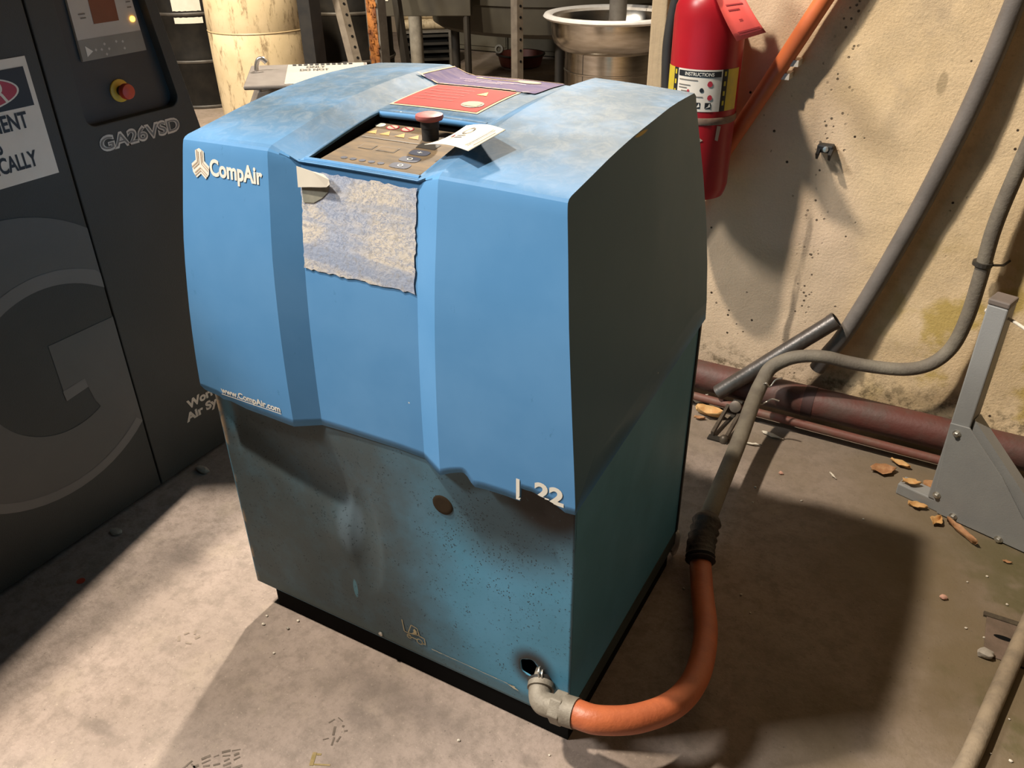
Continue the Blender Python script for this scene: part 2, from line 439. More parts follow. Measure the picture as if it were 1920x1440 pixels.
def obj(name, verts, faces, mat, parent=None, smooth=None, mats=None, midx=None, bevel=0.0, solid=0.0, origin=None):
    """one mesh object from world-space vertices"""
    verts = [Vector(v) for v in verts]
    if parent is not None:
        off = world_of(parent)
    elif origin is not None:
        off = Vector(origin)
    else:
        off = Vector((sum(v.x for v in verts) / len(verts), sum(v.y for v in verts) / len(verts), min(v.z for v in verts)))
    me = bpy.data.meshes.new(name)
    me.from_pydata([v - off for v in verts], [], faces)
    me.materials.append(mat)
    for m in mats or []:
        me.materials.append(m)
    if midx:
        for p, i in zip(me.polygons, midx):
            p.material_index = i
    bm = bmesh.new()
    bm.from_mesh(me)
    bmesh.ops.recalc_face_normals(bm, faces=bm.faces)
    bm.to_mesh(me)
    bm.free()
    if smooth is not None:
        for p in me.polygons:
            p.use_smooth = True
        me.set_sharp_from_angle(angle=radians(smooth))
    o = bpy.data.objects.new(name, me)
    COL.objects.link(o)
    if parent is not None:
        o.parent = parent
    else:
        o.location = off
    if bevel:
        b = o.modifiers.new('bevel', 'BEVEL')
        b.width = bevel
        b.segments = 2
        b.limit_method = 'ANGLE'
        b.angle_limit = radians(40)
    if solid:
        s = o.modifiers.new('solid', 'SOLIDIFY')
        s.thickness = solid
        s.offset = -1
    return o


class MB:
    """collects shapes for one mesh"""

    def __init__(self):
        self.v = []
        self.f = []

    def add(self, v, f):
        n = len(self.v)
        self.v += [Vector(p) for p in v]
        self.f += [tuple(i + n for i in q) for q in f]
        return self

    def box(self, lo, hi, M=None):
        (a, b, c), (d, e, g) = lo, hi
        v = [(a, b, c), (d, b, c), (d, e, c), (a, e, c), (a, b, g), (d, b, g), (d, e, g), (a, e, g)]
        v = [Vector(p) for p in v]
        if M:
            v = [M @ p for p in v]
        return self.add(v, [(0, 3, 2, 1), (4, 5, 6, 7), (0, 1, 5, 4), (1, 2, 6, 5), (2, 3, 7, 6), (3, 0, 4, 7)])

    def lathe(self, prof, c=(0, 0, 0), n=32, M=None, cap=True):
        """profile [(r, z)] about z at c"""
        v, f = [], []
        for r, zz in prof:
            for k in range(n):
                a = 2 * pi * k / n
                p = Vector((r * cos(a), r * sin(a), zz))
                v.append((M @ p if M else p) + Vector(c))
        for i in range(len(prof) - 1):
            for k in range(n):
                k2 = (k + 1) % n
                f.append((i * n + k, i * n + k2, (i + 1) * n + k2, (i + 1) * n + k))
        if cap:
            f.append(tuple(range(n - 1, -1, -1)))
            m = (len(prof) - 1) * n
            f.append(tuple(range(m, m + n)))
        return self.add(v, f)

    def tube(self, path, r, n=12, cap=True):
        path = [Vector(p) for p in path]
        rs = r if isinstance(r, (list, tuple)) else [r] * len(path)
        v, f = [], []
        up = None
        for i, p in enumerate(path):
            d = (path[min(i + 1, len(path) - 1)] - path[max(i - 1, 0)]).normalized()
            if up is None:
                up = d.orthogonal().normalized()
            up = (up - d * up.dot(d)).normalized()
            w = d.cross(up)
            for k in range(n):
                a = 2 * pi * k / n
                v.append(p + (up * cos(a) + w * sin(a)) * rs[i])
        for i in range(len(path) - 1):
            for k in range(n):
                k2 = (k + 1) % n
                f.append((i * n + k, i * n + k2, (i + 1) * n + k2, (i + 1) * n + k))
        if cap:
            f.append(tuple(range(n - 1, -1, -1)))
            m = (len(path) - 1) * n
            f.append(tuple(range(m, m + n)))
        return self.add(v, f)

    def prism(self, poly, depth):
        """poly: world points (planar loop), depth: vector"""
        n = len(poly)
        d = Vector(depth)
        v = [Vector(p) for p in poly] + [Vector(p) + d for p in poly]
        f = [tuple(range(n - 1, -1, -1)), tuple(range(n, 2 * n))]
        for i in range(n):
            j = (i + 1) % n
            f.append((i, j, j + n, i + n))
        return self.add(v, f)

    def build(self, name, mat, parent=None, **kw):
        return obj(name, self.v, self.f, mat, parent, **kw)


def spline(pts, n=12):
    """Catmull-Rom through pts"""
    P = [Vector(p) for p in pts]
    P = [P[0] * 2 - P[1]] + P + [P[-1] * 2 - P[-2]]
    out = []
    for i in range(1, len(P) - 2):
        a, b, c, d = P[i - 1:i + 3]
        for k in range(n):
            s = k / n
            out.append(0.5 * ((2 * b) + (c - a) * s + (2 * a - 5 * b + 4 * c - d) * s * s + (3 * b - a - 3 * c + d) * s ** 3))
    out.append(P[-2])
    return out


def text_uv(s, w, h=None, bold=0.0):
    """flat filled text as (verts2d, faces), scaled so that its box is w wide and its capitals h tall, from (0,0)"""
    cu = bpy.data.curves.new('text', 'FONT')
    cu.body = s
    cu.size = 1.0
    cu.offset = bold
    cu.resolution_u = 4
    o = bpy.data.objects.new('text', cu)
    COL.objects.link(o)
    dg = bpy.context.evaluated_depsgraph_get()
    me = bpy.data.meshes.new_from_object(o.evaluated_get(dg))
    vs = [(v.co.x, v.co.y) for v in me.vertices]
    fs = [tuple(p.vertices) for p in me.polygons]
    bpy.data.objects.remove(o, do_unlink=True)
    bpy.data.curves.remove(cu)
    bpy.data.meshes.remove(me)
    x0 = min(v[0] for v in vs)
    x1 = max(v[0] for v in vs)
    cap = 0.69
    sx = w / (x1 - x0)
    sy = (h / cap) if h else sx
    return [((a - x0) * sx, b * sy) for a, b in vs], fs


def text(name, s, w, h, fn, mat, parent, bold=0.0):
    """text mapped onto a surface by fn(u, v) -> world point"""
    vs, fs = text_uv(s, w, h, bold)
    me = bpy.data.meshes.new(name)
    off = world_of(parent)
    me.from_pydata([Vector(fn(a, b)) - off for a, b in vs], [], fs)
    me.materials.append(mat)
    o = bpy.data.objects.new(name, me)
    COL.objects.link(o)
    o.parent = parent
    return o


def patch(name, poly, fn, mat, parent, n=None):
    """flat print: 2D polygon mapped by fn"""
    return obj(name, [fn(a, b) for a, b in poly], [tuple(range(len(poly)))], mat, parent)


def gridpatch(name, u0, u1, v0, v1, nu, nv, fn, mat, parent, jag=0.0, seed=1, solid=0.0):
    rnd = random.Random(seed)
    vs, fs = [], []
    for j in range(nv + 1):
        for i in range(nu + 1):
            a, b = u0 + (u1 - u0) * i / nu, v0 + (v1 - v0) * j / nv
            if jag and (i in (0, nu) or j in (0, nv)):
                a += rnd.uniform(-jag, jag)
                b += rnd.uniform(-jag, jag)
            vs.append(fn(a, b))
    for j in range(nv):
        for i in range(nu):
            k = j * (nu + 1) + i
            fs.append((k, k + 1, k + nu + 2, k + nu + 1))
    return obj(name, vs, fs, mat, parent, smooth=40, solid=solid)


def ellipse(cx, cy, rx, ry, n=24):
    return [(cx + rx * cos(2 * pi * k / n), cy + ry * sin(2 * pi * k / n)) for k in range(n)]


def interp(tab, x):
    if x <= tab[0][0]:
        return tab[0][1]
    for (a, b), (c, d) in zip(tab, tab[1:]):
        if x <= c:
            return b + (d - b) * (x - a) / (c - a)
    return tab[-1][1]


def smooth_interp(tab, x):
    """cubic Hermite through the table"""
    if x <= tab[0][0]:
        return tab[0][1]
    if x >= tab[-1][0]:
        return tab[-1][1]
    sl = []
    for i in range(len(tab)):
        a = tab[max(i - 1, 0)]
        b = tab[min(i + 1, len(tab) - 1)]
        sl.append((b[1] - a[1]) / (b[0] - a[0]))
    for i in range(len(tab) - 1):
        a, b = tab[i], tab[i + 1]
        if x <= b[0]:
            h = b[0] - a[0]
            s = (x - a[0]) / h
            return (a[1] * (2 * s ** 3 - 3 * s * s + 1) + sl[i] * h * (s ** 3 - 2 * s * s + s)
                    + b[1] * (-2 * s ** 3 + 3 * s * s) + sl[i + 1] * h * (s ** 3 - s * s))


def structure(o):
    o['kind'] = 'structure'
    return o


# ------------------------------------------------------------------ the setting
floor = MB().add([(-9, -3, 0), (4, -3, 0), (4, 8, 0), (-9, 8, 0)], [(0, 1, 2, 3)]).build('floor', FLOOR, origin=(0, 0, 0))
structure(floor)

# right-hand plaster wall: uneven surface, its end stands at the timber post
NX, NZ = 190, 120
vs, fs = [], []
for j in range(NZ + 1):
    for i in range(NX + 1):
        X = -0.385 + 2.6 * (i / NX) ** 1.15
        Zz = 2.6 * (j / NZ) ** 1.2
        d = noise.noise(Vector((X * 4, 3.1, Zz * 4))) * 0.008 + noise.noise(Vector((X * 17, 7.7, Zz * 17))) * 0.0022
        vs.append((X, 1.28 + d, Zz))
for j in range(NZ):
    for i in range(NX):
        k = j * (NX + 1) + i
        fs.append((k, k + 1, k + NX + 2, k + NX + 1))
m = MB().add(vs, fs)
m.box((-0.385, 1.297, 0), (2.215, 1.52, 2.6))
structure(m.build('wall_right', PLASTER, smooth=60, origin=(0.9, 1.28, 0)))
structure(MB().box((-9, 6.6, 0), (4, 6.8, 3.2)).build('wall_back', BACKWALL))
structure(MB().box((-7.2, -3, 0), (-7.0, 6.6, 3.2)).build('wall_left', BACKWALL))
structure(MB().box((-0.412, 1.262, 0), (-0.372, 1.40, 2.6)).build('trim_1', WOOD, bevel=0.003))

# ------------------------------------------------------------------ blue compressor
comp = thing('air_compressor', (-0.35, 0.26, 0), 'blue air compressor with curved hood and sooty lower panel in the foreground', 'compressor')

# base frame, recessed
MB().box((-0.665, 0.012, 0.0), (-0.006, 0.50, 0.072)).build('base_frame', VOID, comp)
# cabinet front: a grid with a dent and a torn hole
NXc, NZc = 140, 100
zlo, zhi = 0.062, 0.562
hc, hr = (-0.073, 0.157), (0.0180, 0.0195)


def dent(X, Zz):
    d = 0.0
    # valley running down from the upper left corner
    ln = 0.475 - 0.42 * (X + 0.69)
    k = 1 - min(1, max(0, (X + 0.46) / 0.12)) if X > -0.46 else 1.0
    k *= min(1, max(0, (X + 0.70) / 0.03))
    k = k * k * (3 - 2 * k)
    u_ = (Zz - ln) / (0.085 if Zz > ln else 0.055)
    d += 0.017 * k * math.exp(-u_ * u_)
    # pressed-in step right of a vertical crease
    r3 = sqrt(((X + 0.395) / 0.035) ** 2 + ((Zz - 0.29) / 0.12) ** 2)
    if r3 < 1:
        d += 0.006 * (1 - r3 * r3)
    r2 = sqrt(((X + 0.445) / 0.05) ** 2 + ((Zz - 0.29) / 0.09) ** 2)
    if r2 < 1:
        d -= 0.005 * (1 - r2 * r2) ** 2
    r4 = sqrt(((X + 0.12) / 0.16) ** 2 + ((Zz - 0.40) / 0.10) ** 2)
    if r4 < 1:
        d += 0.004 * (1 - r4 * r4) ** 2
    return d


vs, fs, idx = [], [], {}
for j in range(NZc + 1):
    for i in range(NXc + 1):
        X, Zz = -0.7 + 0.7 * i / NXc, zlo + (zhi - zlo) * j / NZc
        a, b = (X - hc[0]) / hr[0], (Zz - hc[1]) / hr[1]
        r = sqrt(a * a + b * b)
        if 0.84 < r < 1.16:
            k = (1 + 0.07 * sin(5 * atan2(b, a) + 1)) / r
            X, Zz = hc[0] + a * k * hr[0], hc[1] + b * k * hr[1]
        vs.append((X, dent(X, Zz), Zz))
for j in range(NZc):
    for i in range(NXc):
        k = j * (NXc + 1) + i
        q = (k, k + 1, k + NXc + 2, k + NXc + 1)
        cx = sum(vs[p][0] for p in q) / 4
        cz = sum(vs[p][2] for p in q) / 4
        if ((cx - hc[0]) / hr[0]) ** 2 + ((cz - hc[1]) / hr[1]) ** 2 < 0.98:
            continue
        fs.append(q)
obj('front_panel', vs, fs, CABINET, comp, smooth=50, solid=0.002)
D = 0.52
m = MB()
m.box((-0.003, 0.003, 0.088), (0.0, D, 0.575))
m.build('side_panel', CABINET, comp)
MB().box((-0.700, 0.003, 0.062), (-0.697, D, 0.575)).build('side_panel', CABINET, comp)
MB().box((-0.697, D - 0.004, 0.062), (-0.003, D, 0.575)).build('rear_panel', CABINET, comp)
MB().box((-0.004, 0.004, 0.050), (0.001, D, 0.086)).build('base_rail', DARKRAIL, comp)
MB().box((-0.004, D - 0.004, 0.086), (0.003, D + 0.004, 0.575)).build('corner_strip', BLACK, comp)
MB().box((-0.69, 0.06, 0.075), (-0.01, D - 0.01, 0.08)).build('floor_pan', VOID, comp)
MB().box((-0.60, 0.12, 0.08), (-0.01, D - 0.02, 0.5)).build('machinery_block', VOID, comp)

# hood ---------------------------------------------------------------
FRONT = [(0.50, -0.0205), (0.527, -0.020), (0.60, -0.0185), (0.69, -0.0145), (0.80, -0.005), (0.88, 0.0075), (0.940, 0.0172)]
TOP = [(0.030, 0.9530), (0.082, 0.9605), (0.15, 0.9705), (0.25, 0.9805), (0.363, 0.9855), (0.485, 0.981), (0.50, 0.979)]
C0, C1, C2, C3 = -0.498, -0.453, -0.253, -0.213
DEP = 0.018


def chan(X):
    return interp([(C0, 0), (C1, DEP), (C2, DEP), (C3, 0)], X) if C0 < X < C3 else 0.0


def crown(X):
    return max(0.0, 1 - ((X + 0.35) / 0.34) ** 2)


def fy(zz):
    return smooth_interp(FRONT, zz)


def top_z(X, Y, ch=True):
    w = min(1, max(0, (Y - 0.0) / 0.2))
    return smooth_interp(TOP, Y) + 0.0045 * crown(X) + 0.0095 * crown(X) * w - (chan(X) if ch else 0)


def hood_front(u, v, lift=0.0008):
    """world point on the front of the hood at x=u, z=v"""
    return (u, fy(v) + chan(u) - lift, v)


def hood_top(u, v, lift=0.0008):
    return (u, v, top_z(u, v) + lift)


# broken lower edge of the hood
BOT = [(-0.71, 0.527), (-0.664, 0.5235), (-0.655, 0.5195), (-0.640, 0.5215), (-0.60, 0.5155), (-0.56, 0.515), (-0.50, 0.513),
       (-0.452, 0.520), (-0.40, 0.522), (-0.30, 0.524), (-0.253, 0.522), (-0.213, 0.5165), (-0.205, 0.521), (-0.196, 0.5265),
       (-0.178, 0.5345), (-0.170, 0.5360), (-0.166, 0.533), (-0.160, 0.524), (-0.154, 0.517), (-0.135, 0.5195), (-0.10, 0.5205),
       (-0.0785, 0.5195), (-0.0770, 0.5430), (-0.070, 0.5425), (-0.058, 0.5435), (-0.048, 0.5405), (-0.036, 0.5385), (-0.024, 0.5350),
       (-0.014, 0.5300), (-0.006, 0.5255), (-0.004, 0.527), (0.01, 0.5285)]
left_cols = [-0.7065 + (C0 + 0.7065) * k / 24 for k in range(25)]
mid = [C0 + (C1 - C0) * k / 3 for k in (1, 2, 3)] + [-0.4475] + [-0.4475 + 0.189 * k / 12 for k in range(1, 13)] + [C2] + [C2 + (C3 - C2) * k / 3 for k in (1, 2)]
fine = sorted(set([C3] + [round(C3 + 0.006 * k, 4) for k in range(1, 24)] + [-0.0785, -0.0770] + [round(-0.072 + 0.004 * k, 4) for k in range(20)] + [0.0075]))
cols = left_cols + mid + fine
XL, XR = -0.7065, 0.0075


def side_taper(yy, zz):
    """how far the side edges come in at this point of the profile"""
    k = min(1, max(0, (zz - 0.53) / 0.42))
    return 0.0415 * (0.35 * k + 0.65 * k ** 1.4) + 0.012 * min(1, max(0, (yy - 0.30) / 0.25)) * k


def colx(X, tp):
    if X < C0:
        return C0 + (X - C0) * (C0 - (XL + tp)) / (C0 - XL)
    if X > C3:
        return C3 + (X - C3) * ((XR - tp) - C3) / (XR - C3)
    return X


rows = []   # (kind, y, z, ny, nz, crown weight)
NB = 6
for k in range(NB):
    rows.append(('b', k / NB))
for zz in (0.60, 0.64, 0.68, 0.72, 0.76, 0.80, 0.84, 0.88, 0.91, 0.932):
    rows.append(('f', zz))
rows += [('c', 0.0180, 0.9420, 1.0, 0.25, 0.8), ('c', 0.0198, 0.9475, 0.9, 0.7, 1.0), ('c', 0.0235, 0.9510, 0.5, 0.95, 1.0)]
for yy in (0.030, 0.045, 0.07, 0.10, 0.13, 0.16, 0.19, 0.215, 0.25, 0.28, 0.32, 0.36, 0.40, 0.44, 0.47, 0.49):
    rows.append(('t', yy))
rows += [('r', 0.502, 0.974, -0.5, 0.8), ('r', 0.508, 0.962, -0.9, 0.4), ('r', 0.522, 0.92, -1, 0.1), ('r', 0.540, 0.84, -1, 0), ('r', 0.551, 0.76, -1, 0),
         ('r', 0.553, 0.68, -1, 0), ('r', 0.548, 0.61, -1, 0), ('r', 0.542, 0.578, -1, 0)]
vs, fs = [], []
NC = len(cols)
for r in rows:
    for X in cols:
        if r[0] == 'b':
            b = interp(BOT, X)
            zz = b + (0.60 - b) * r[1]
            if r[1] == 0 and X < -0.69:
                zz += 0.006 * (1 - min(1, (X - XL) / 0.016)) ** 2
            xx = colx(X, side_taper(0, zz))
            p = (xx, fy(zz) + chan(xx), zz)
        elif r[0] == 'f':
            xx = colx(X, side_taper(0, r[1]))
            p = (xx, fy(r[1]) + chan(xx), r[1])
        elif r[0] == 'c':
            xx = colx(X, side_taper(r[1], r[2]))
            c = chan(xx)
            p = (xx, r[1] + c * r[3], r[2] + 0.0045 * crown(xx) * r[5] - c * r[4])
        elif r[0] == 't':
            xx = colx(X, side_taper(r[1], 0.97))
            p = (xx, r[1], top_z(xx, r[1]))
        else:
            xx = colx(X, side_taper(r[1], r[2]))
            c = chan(xx)
            w = max(0, (r[2] - 0.6) / 0.38)
            p = (xx, r[1] + c * r[3], r[2] + 0.014 * crown(xx) * w - c * r[4])
        vs.append(p)
ri = {r[1]: i for i, r in enumerate(rows) if r[0] == 't'}
for j in range(len(rows) - 1):
    for i in range(NC - 1):
        if ri[0.045] <= j < ri[0.215] and cols[i] >= -0.448 and cols[i + 1] <= -0.258:
            continue
        k = j * NC + i
        fs.append((k, k + 1, k + NC + 1, k + NC))
# sides: rings from the outline in to a centre point, following the taper
for i in (0, NC - 1):
    ring = [j * NC + i for j in range(len(rows))]
    cy, cz = 0.27, 0.74
    prev = ring
    for k in (0.75, 0.5, 0.25):
        cur = []
        for q in ring:
            yy, zz = cy + (vs[q][1] - cy) * k, cz + (vs[q][2] - cz) * k
            tp = side_taper(yy, zz)
            cur.append(len(vs))
            vs.append(((XL + tp) if i == 0 else (XR - tp), yy, zz))
        for j in range(len(ring)):
            j2 = (j + 1) % len(ring)
            fs.append((prev[j], prev[j2], cur[j2], cur[j]))
        prev = cur
    tp = side_taper(cy, cz)
    vs.append(((XL + tp) if i == 0 else (XR - tp), cy, cz))
    for j in range(len(ring)):
        fs.append((prev[j], prev[(j + 1) % len(ring)], len(vs) - 1))
hood = obj('hood', vs, fs, HOOD, comp, smooth=13)
sm = hood.modifiers.new('solid', 'SOLIDIFY')
sm.thickness = 0.004
sm.offset = -1

# control recess and membrane panel


def pz(Y):
    return 0.936 + (Y - 0.045) * 0.120


def ctrl(u, v, lift=0.0006):
    return (u, v, pz(v) + lift)


m = MB()
x0, x1, y0, y1 = -0.4495, -0.2565, 0.0435, 0.2165
for (a, b), (c, d) in (((x0, y0), (x1, y0)), ((x1, y0), (x1, y1)), ((x1, y1), (x0, y1)), ((x0, y1), (x0, y0))):
    m.add([(a, b, pz(b) - 0.012), (c, d, pz(d) - 0.012), (c, d, top_z(c, d) - 0.001), (a, b, top_z(a, b) - 0.001)], [(0, 1, 2, 3)])
m.add([(x0, y0, pz(y0) - 0.012), (x1, y0, pz(y0) - 0.012), (x1, y1, pz(y1) - 0.012), (x0, y1, pz(y1) - 0.012)], [(0, 1, 2, 3)])
m.build('control_recess', VOID, comp)
m = MB()
m.prism([(-0.440, 0.050, pz(0.050) - 0.006), (-0.262, 0.050, pz(0.050) - 0.006), (-0.262, 0.208, pz(0.208) - 0.006), (-0.440, 0.208, pz(0.208) - 0.006)], (0, 0, 0.006))
cp = m.build('control_panel', CTRL, comp)
# rolled front lip of the hood at the recess and lid front edge
MB().tube([(-0.449 + 0.193 * k / 8, 0.0405, top_z(-0.449 + 0.193 * k / 8, 0.0405) - 0.0012) for k in range(9)], 0.0035, 10).build('front_lip', HOOD, comp, smooth=60)
MB().tube([(-0.4475 + 0.189 * k / 8, 0.2165, top_z(-0.4475 + 0.189 * k / 8, 0.2165) - 0.005) for k in range(9)], 0.006, 10).build('lid_edge', HOOD, comp, smooth=60)
# printed symbols on the membrane
patch('symbol_disc', ellipse(-0.437, 0.199, 0.0085, 0.0075), ctrl, WHITE, cp)
for sx in (-0.412, -0.385):
    patch('prohibition_sign', ellipse(sx, 0.196, 0.0105, 0.0090), ctrl, REDINK, cp)
    patch('prohibition_sign', ellipse(sx, 0.196, 0.0088, 0.0074), lambda u, v: ctrl(u, v, 0.0009), PINKINK, cp)
    patch('prohibition_bar', [(sx - 0.007, 0.1985), (sx - 0.006, 0.2005), (sx + 0.007, 0.1935), (sx + 0.006, 0.1915)], lambda u, v: ctrl(u, v, 0.0012), REDINK, cp)
for sx in (-0.430, -0.406, -0.379, -0.354, -0.300):
    patch('warning_triangle', [(sx - 0.009, 0.166), (sx + 0.009, 0.166), (sx, 0.181)], ctrl, ORANGEINK, cp)
patch('rule_line', [(-0.436, 0.150), (-0.33, 0.150), (-0.33, 0.1525), (-0.436, 0.1525)], ctrl, GREYINK, cp)
for a, b in ((-0.414, -0.389), (-0.382, -0.350)):
    patch('display_frame', [(a, 0.112), (b, 0.112), (b, 0.128), (a, 0.128)], ctrl, GREYINK, cp)
    patch('display_window', [(a + 0.0012, 0.1132), (b - 0.0012, 0.1132), (b - 0.0012, 0.1268), (a + 0.0012, 0.1268)], lambda u, v: ctrl(u, v, 0.0009), CTRL, cp)
for q, (sx, sy, ch) in enumerate(((-0.314, 0.124, '+'), (-0.314, 0.100, 'O'), (-0.314, 0.077, 'O'))):
    k = obj('key', [ctrl(a, b) for a, b in [(sx + 0.016 * (abs(cos(w)) ** 0.6) * (1 if cos(w) > 0 else -1), sy + 0.0088 * (abs(sin(w)) ** 0.6) * (1 if sin(w) > 0 else -1)) for w in [2 * pi * j / 24 for j in range(24)]]], [tuple(range(24))], CTRLKEY, cp)
    text('key_symbol', ch, 0.0085, 0.0075, lambda u, v, sx=sx, sy=sy: ctrl(u + sx - 0.004, v + sy - 0.0035, 0.0011), LETTER, cp)
patch('brown_key', [(-0.332, 0.140), (-0.300, 0.140), (-0.300, 0.158), (-0.332, 0.158)], ctrl, DARKSTEEL, cp)
for k in range(5):
    sx = -0.409 + 0.016 * k
    patch('button_dot', ellipse(sx, 0.075, 0.0055, 0.0040, 14), ctrl, CTRLKEY, cp)
# emergency stop
ec = (-0.330, 0.176)
es = MB().lathe([(0.0125, -0.004), (0.0125, 0.016), (0.0135, 0.0165), (0.0135, 0.026)], (*ec, pz(ec[1])), 24).build('emergency_stop', BLACK, comp, smooth=40)
MB().lathe([(0.009, 0.024), (0.019, 0.0275), (0.0205, 0.031), (0.0195, 0.0345), (0.014, 0.0362), (0.004, 0.0357)], (*ec, pz(ec[1])), 28).build('stop_cap', FADEDRED, es, smooth=50)

# stickers on the lid
st = gridpatch('red_sticker', -0.452, -0.292, 0.245, 0.380, 6, 6, lambda u, v: hood_top(u + (0.018 if False else 0), v), CREAMINK, comp)
gridpatch('red_field', -0.4475, -0.2965, 0.2495, 0.3755, 6, 6, lambda u, v: hood_top(u, v, 0.0014), STICKRED, st)
patch('warning_triangle', [(-0.345, 0.331), (-0.327, 0.331), (-0.336, 0.352)], lambda u, v: hood_top(u, v, 0.002), YELLOW, st)
patch('pictogram_frame', ellipse(-0.322, 0.281, 0.0185, 0.0165), lambda u, v: hood_top(u, v, 0.002), GREYINK, st)
patch('pictogram', [(-0.336, 0.272), (-0.310, 0.270), (-0.308, 0.289), (-0.318, 0.294), (-0.335, 0.291)], lambda u, v: hood_top(u, v, 0.0025), CREAMINK, st)
for k in range(5):
    patch('print_line', [(-0.435, 0.285 + 0.016 * k), (-0.36, 0.285 + 0.016 * k), (-0.36, 0.2865 + 0.016 * k), (-0.435, 0.2865 + 0.016 * k)], lambda u, v: hood_top(u, v, 0.002), simple('dull_red_ink', (0.40, 0.07, 0.055)), st)
sb = gridpatch('violet_sticker', -0.487, -0.268, 0.382, 0.490, 14, 8, lambda u, v: hood_top(u, v, 0.0016), STICKBLUE, comp, 0.0012, 4)
gridpatch('gold_edge', -0.487, -0.4845, 0.384, 0.489, 1, 6, lambda u, v: hood_top(u, v, 0.0022), CREAMINK, sb)
gridpatch('gold_edge', -0.480, -0.270, 0.4870, 0.4895, 12, 1, lambda u, v: hood_top(u, v, 0.0022), CREAMINK, sb)
gridpatch('torn_edge', -0.465, -0.305, 0.3815, 0.3855, 40, 1, lambda u, v: hood_top(u, v, 0.0024), CREAMINK, sb, 0.0014, 8)
patch('emblem', ellipse(-0.370, 0.468, 0.060, 0.0100, 30), lambda u, v: hood_top(u, v, 0.0022), CREAMINK, sb)
patch('emblem', ellipse(-0.322, 0.464, 0.022, 0.0125, 24), lambda u, v: hood_top(u, v, 0.0025), CREAMINK, sb)
patch('emblem_void', ellipse(-0.380, 0.4685, 0.038, 0.0046, 24), lambda u, v: hood_top(u, v, 0.0028), STICKBLUE, sb)
for k, (a, b) in enumerate(((-0.452, -0.385), (-0.43, -0.335), (-0.425, -0.35), (-0.37, -0.315))):
    yv = (0.444, 0.432, 0.420, 0.438)[k]
    patch('print_line', [(a, yv), (b, yv), (b, yv + 0.0028), (a, yv + 0.0028)], lambda u, v: hood_top(u, v, 0.0022), simple('mauve_ink', (0.42, 0.30, 0.36)), sb)
obj('tape_corner', [hood_top(a, b, 0.003) for a, b in ((-0.494, 0.380), (-0.488, 0.386), (-0.476, 0.381), (-0.479, 0.378))], [(0, 1, 2, 3)], BLACK, sb)
obj('tape_corner', [hood_top(a, b, 0.003) for a, b in ((-0.292, 0.376), (-0.281, 0.384), (-0.276, 0.383), (-0.284, 0.374))], [(0, 1, 2, 3)], BLACK, sb)

# brand lettering and emblem on the hood front


def poly_mesh(polys, fn, name, mat, parent):
    m = MB()
    for p in polys:
        m.add([fn(a, b) for a, b in p], [tuple(range(len(p)))])
    return m.build(name, mat, parent)


lx, lz, ls = -0.6315, 0.9165, 0.0220
arms = []
for k in range(3):
    a0 = pi / 2 + k * 2 * pi / 3
    d = Vector((cos(a0), sin(a0)))
    p = Vector((-d.y, d.x))
    w = 0.50
    pts = [d * 1.08, d * 0.90 + p * w, d * 0.10 + p * w, Vector((0, 0)), d * 0.10 - p * w, d * 0.90 - p * w]
    arms.append([(lx + ls * q.x * 0.80, lz + ls * q.y) for q in pts])
lg = poly_mesh(arms, lambda u, v: hood_front(u, v, 0.0009), 'brand_emblem', LETTER, comp)
lines = []
for k in range(3):
    a0 = pi / 2 + k * 2 * pi / 3
    a1 = a0 + 2 * pi / 3
    am = (a0 + a1) / 2
    for s in (0.16, 0.34):
        c = Vector((cos(am), sin(am))) * s * 1.05
        for a in (a0, a1):
            d = Vector((cos(a), sin(a)))
            n = Vector((-d.y, d.x)) * 0.028
            e = c + d * 0.80
            lines.append([(lx + ls * q.x * 0.80, lz + ls * q.y) for q in (c - n, e - n, e + n, c + n)])
poly_mesh(lines, lambda u, v: hood_front(u, v, 0.0014), 'emblem_line', simple('tan_ink', (0.50, 0.36, 0.24)), lg)
text('brand_lettering', 'CompAir', 0.1035, 0.0225, lambda u, v: hood_front(-0.6125 + u, 0.9045 + v), LETTER, comp, 0.034)
wl = text('web_lettering', 'www.CompAir.com', 0.133, 0.0112, lambda u, v: hood_front(-0.6555 + u, 0.5335 + v), LETTER, comp, 0.03)
patch('underline', [(-0.6555, 0.5298), (-0.5215, 0.5298), (-0.5215, 0.5313), (-0.6555, 0.5313)], hood_front, LETTER, wl)


# "L 22": characters cut where the edge has broken off
def clipped(name, s, u0, v0, w, h, bold):
    vs_, fs_ = text_uv(s, w, h, bold)
    me = bpy.data.meshes.new(name)
    me.from_pydata([(u0 + a, 0, v0 + b) for a, b in vs_], [], fs_)
    bm = bmesh.new()
    bm.from_mesh(me)
    bmesh.ops.triangulate(bm, faces=bm.faces)
    bmesh.ops.subdivide_edges(bm, edges=[e for e in bm.edges if e.calc_length() > 0.002], cuts=2, use_grid_fill=True)
    bmesh.ops.delete(bm, geom=[f for f in bm.faces if f.calc_center_median().z < interp(BOT, f.calc_center_median().x) + 0.0006], context='FACES')
    out_v = [tuple(v.co) for v in bm.verts]
    bm.verts.index_update()
    out_f = [tuple(v.index for v in f.verts) for f in bm.faces]
    bm.free()
    bpy.data.meshes.remove(me)
    return obj(name, [hood_front(a, c) for a, b, c in out_v], out_f, LETTER, comp)


clipped('model_lettering', 'L', -0.0842, 0.523, 0.018, 0.0345, 0.02)
clipped('model_lettering', '22', -0.0555, 0.536, 0.0455, 0.0265, 0.04)


# peeled sticker on the front channel
def chfront(u, v, lift=0.0015):
    return (u, fy(v) + DEP - lift, v)


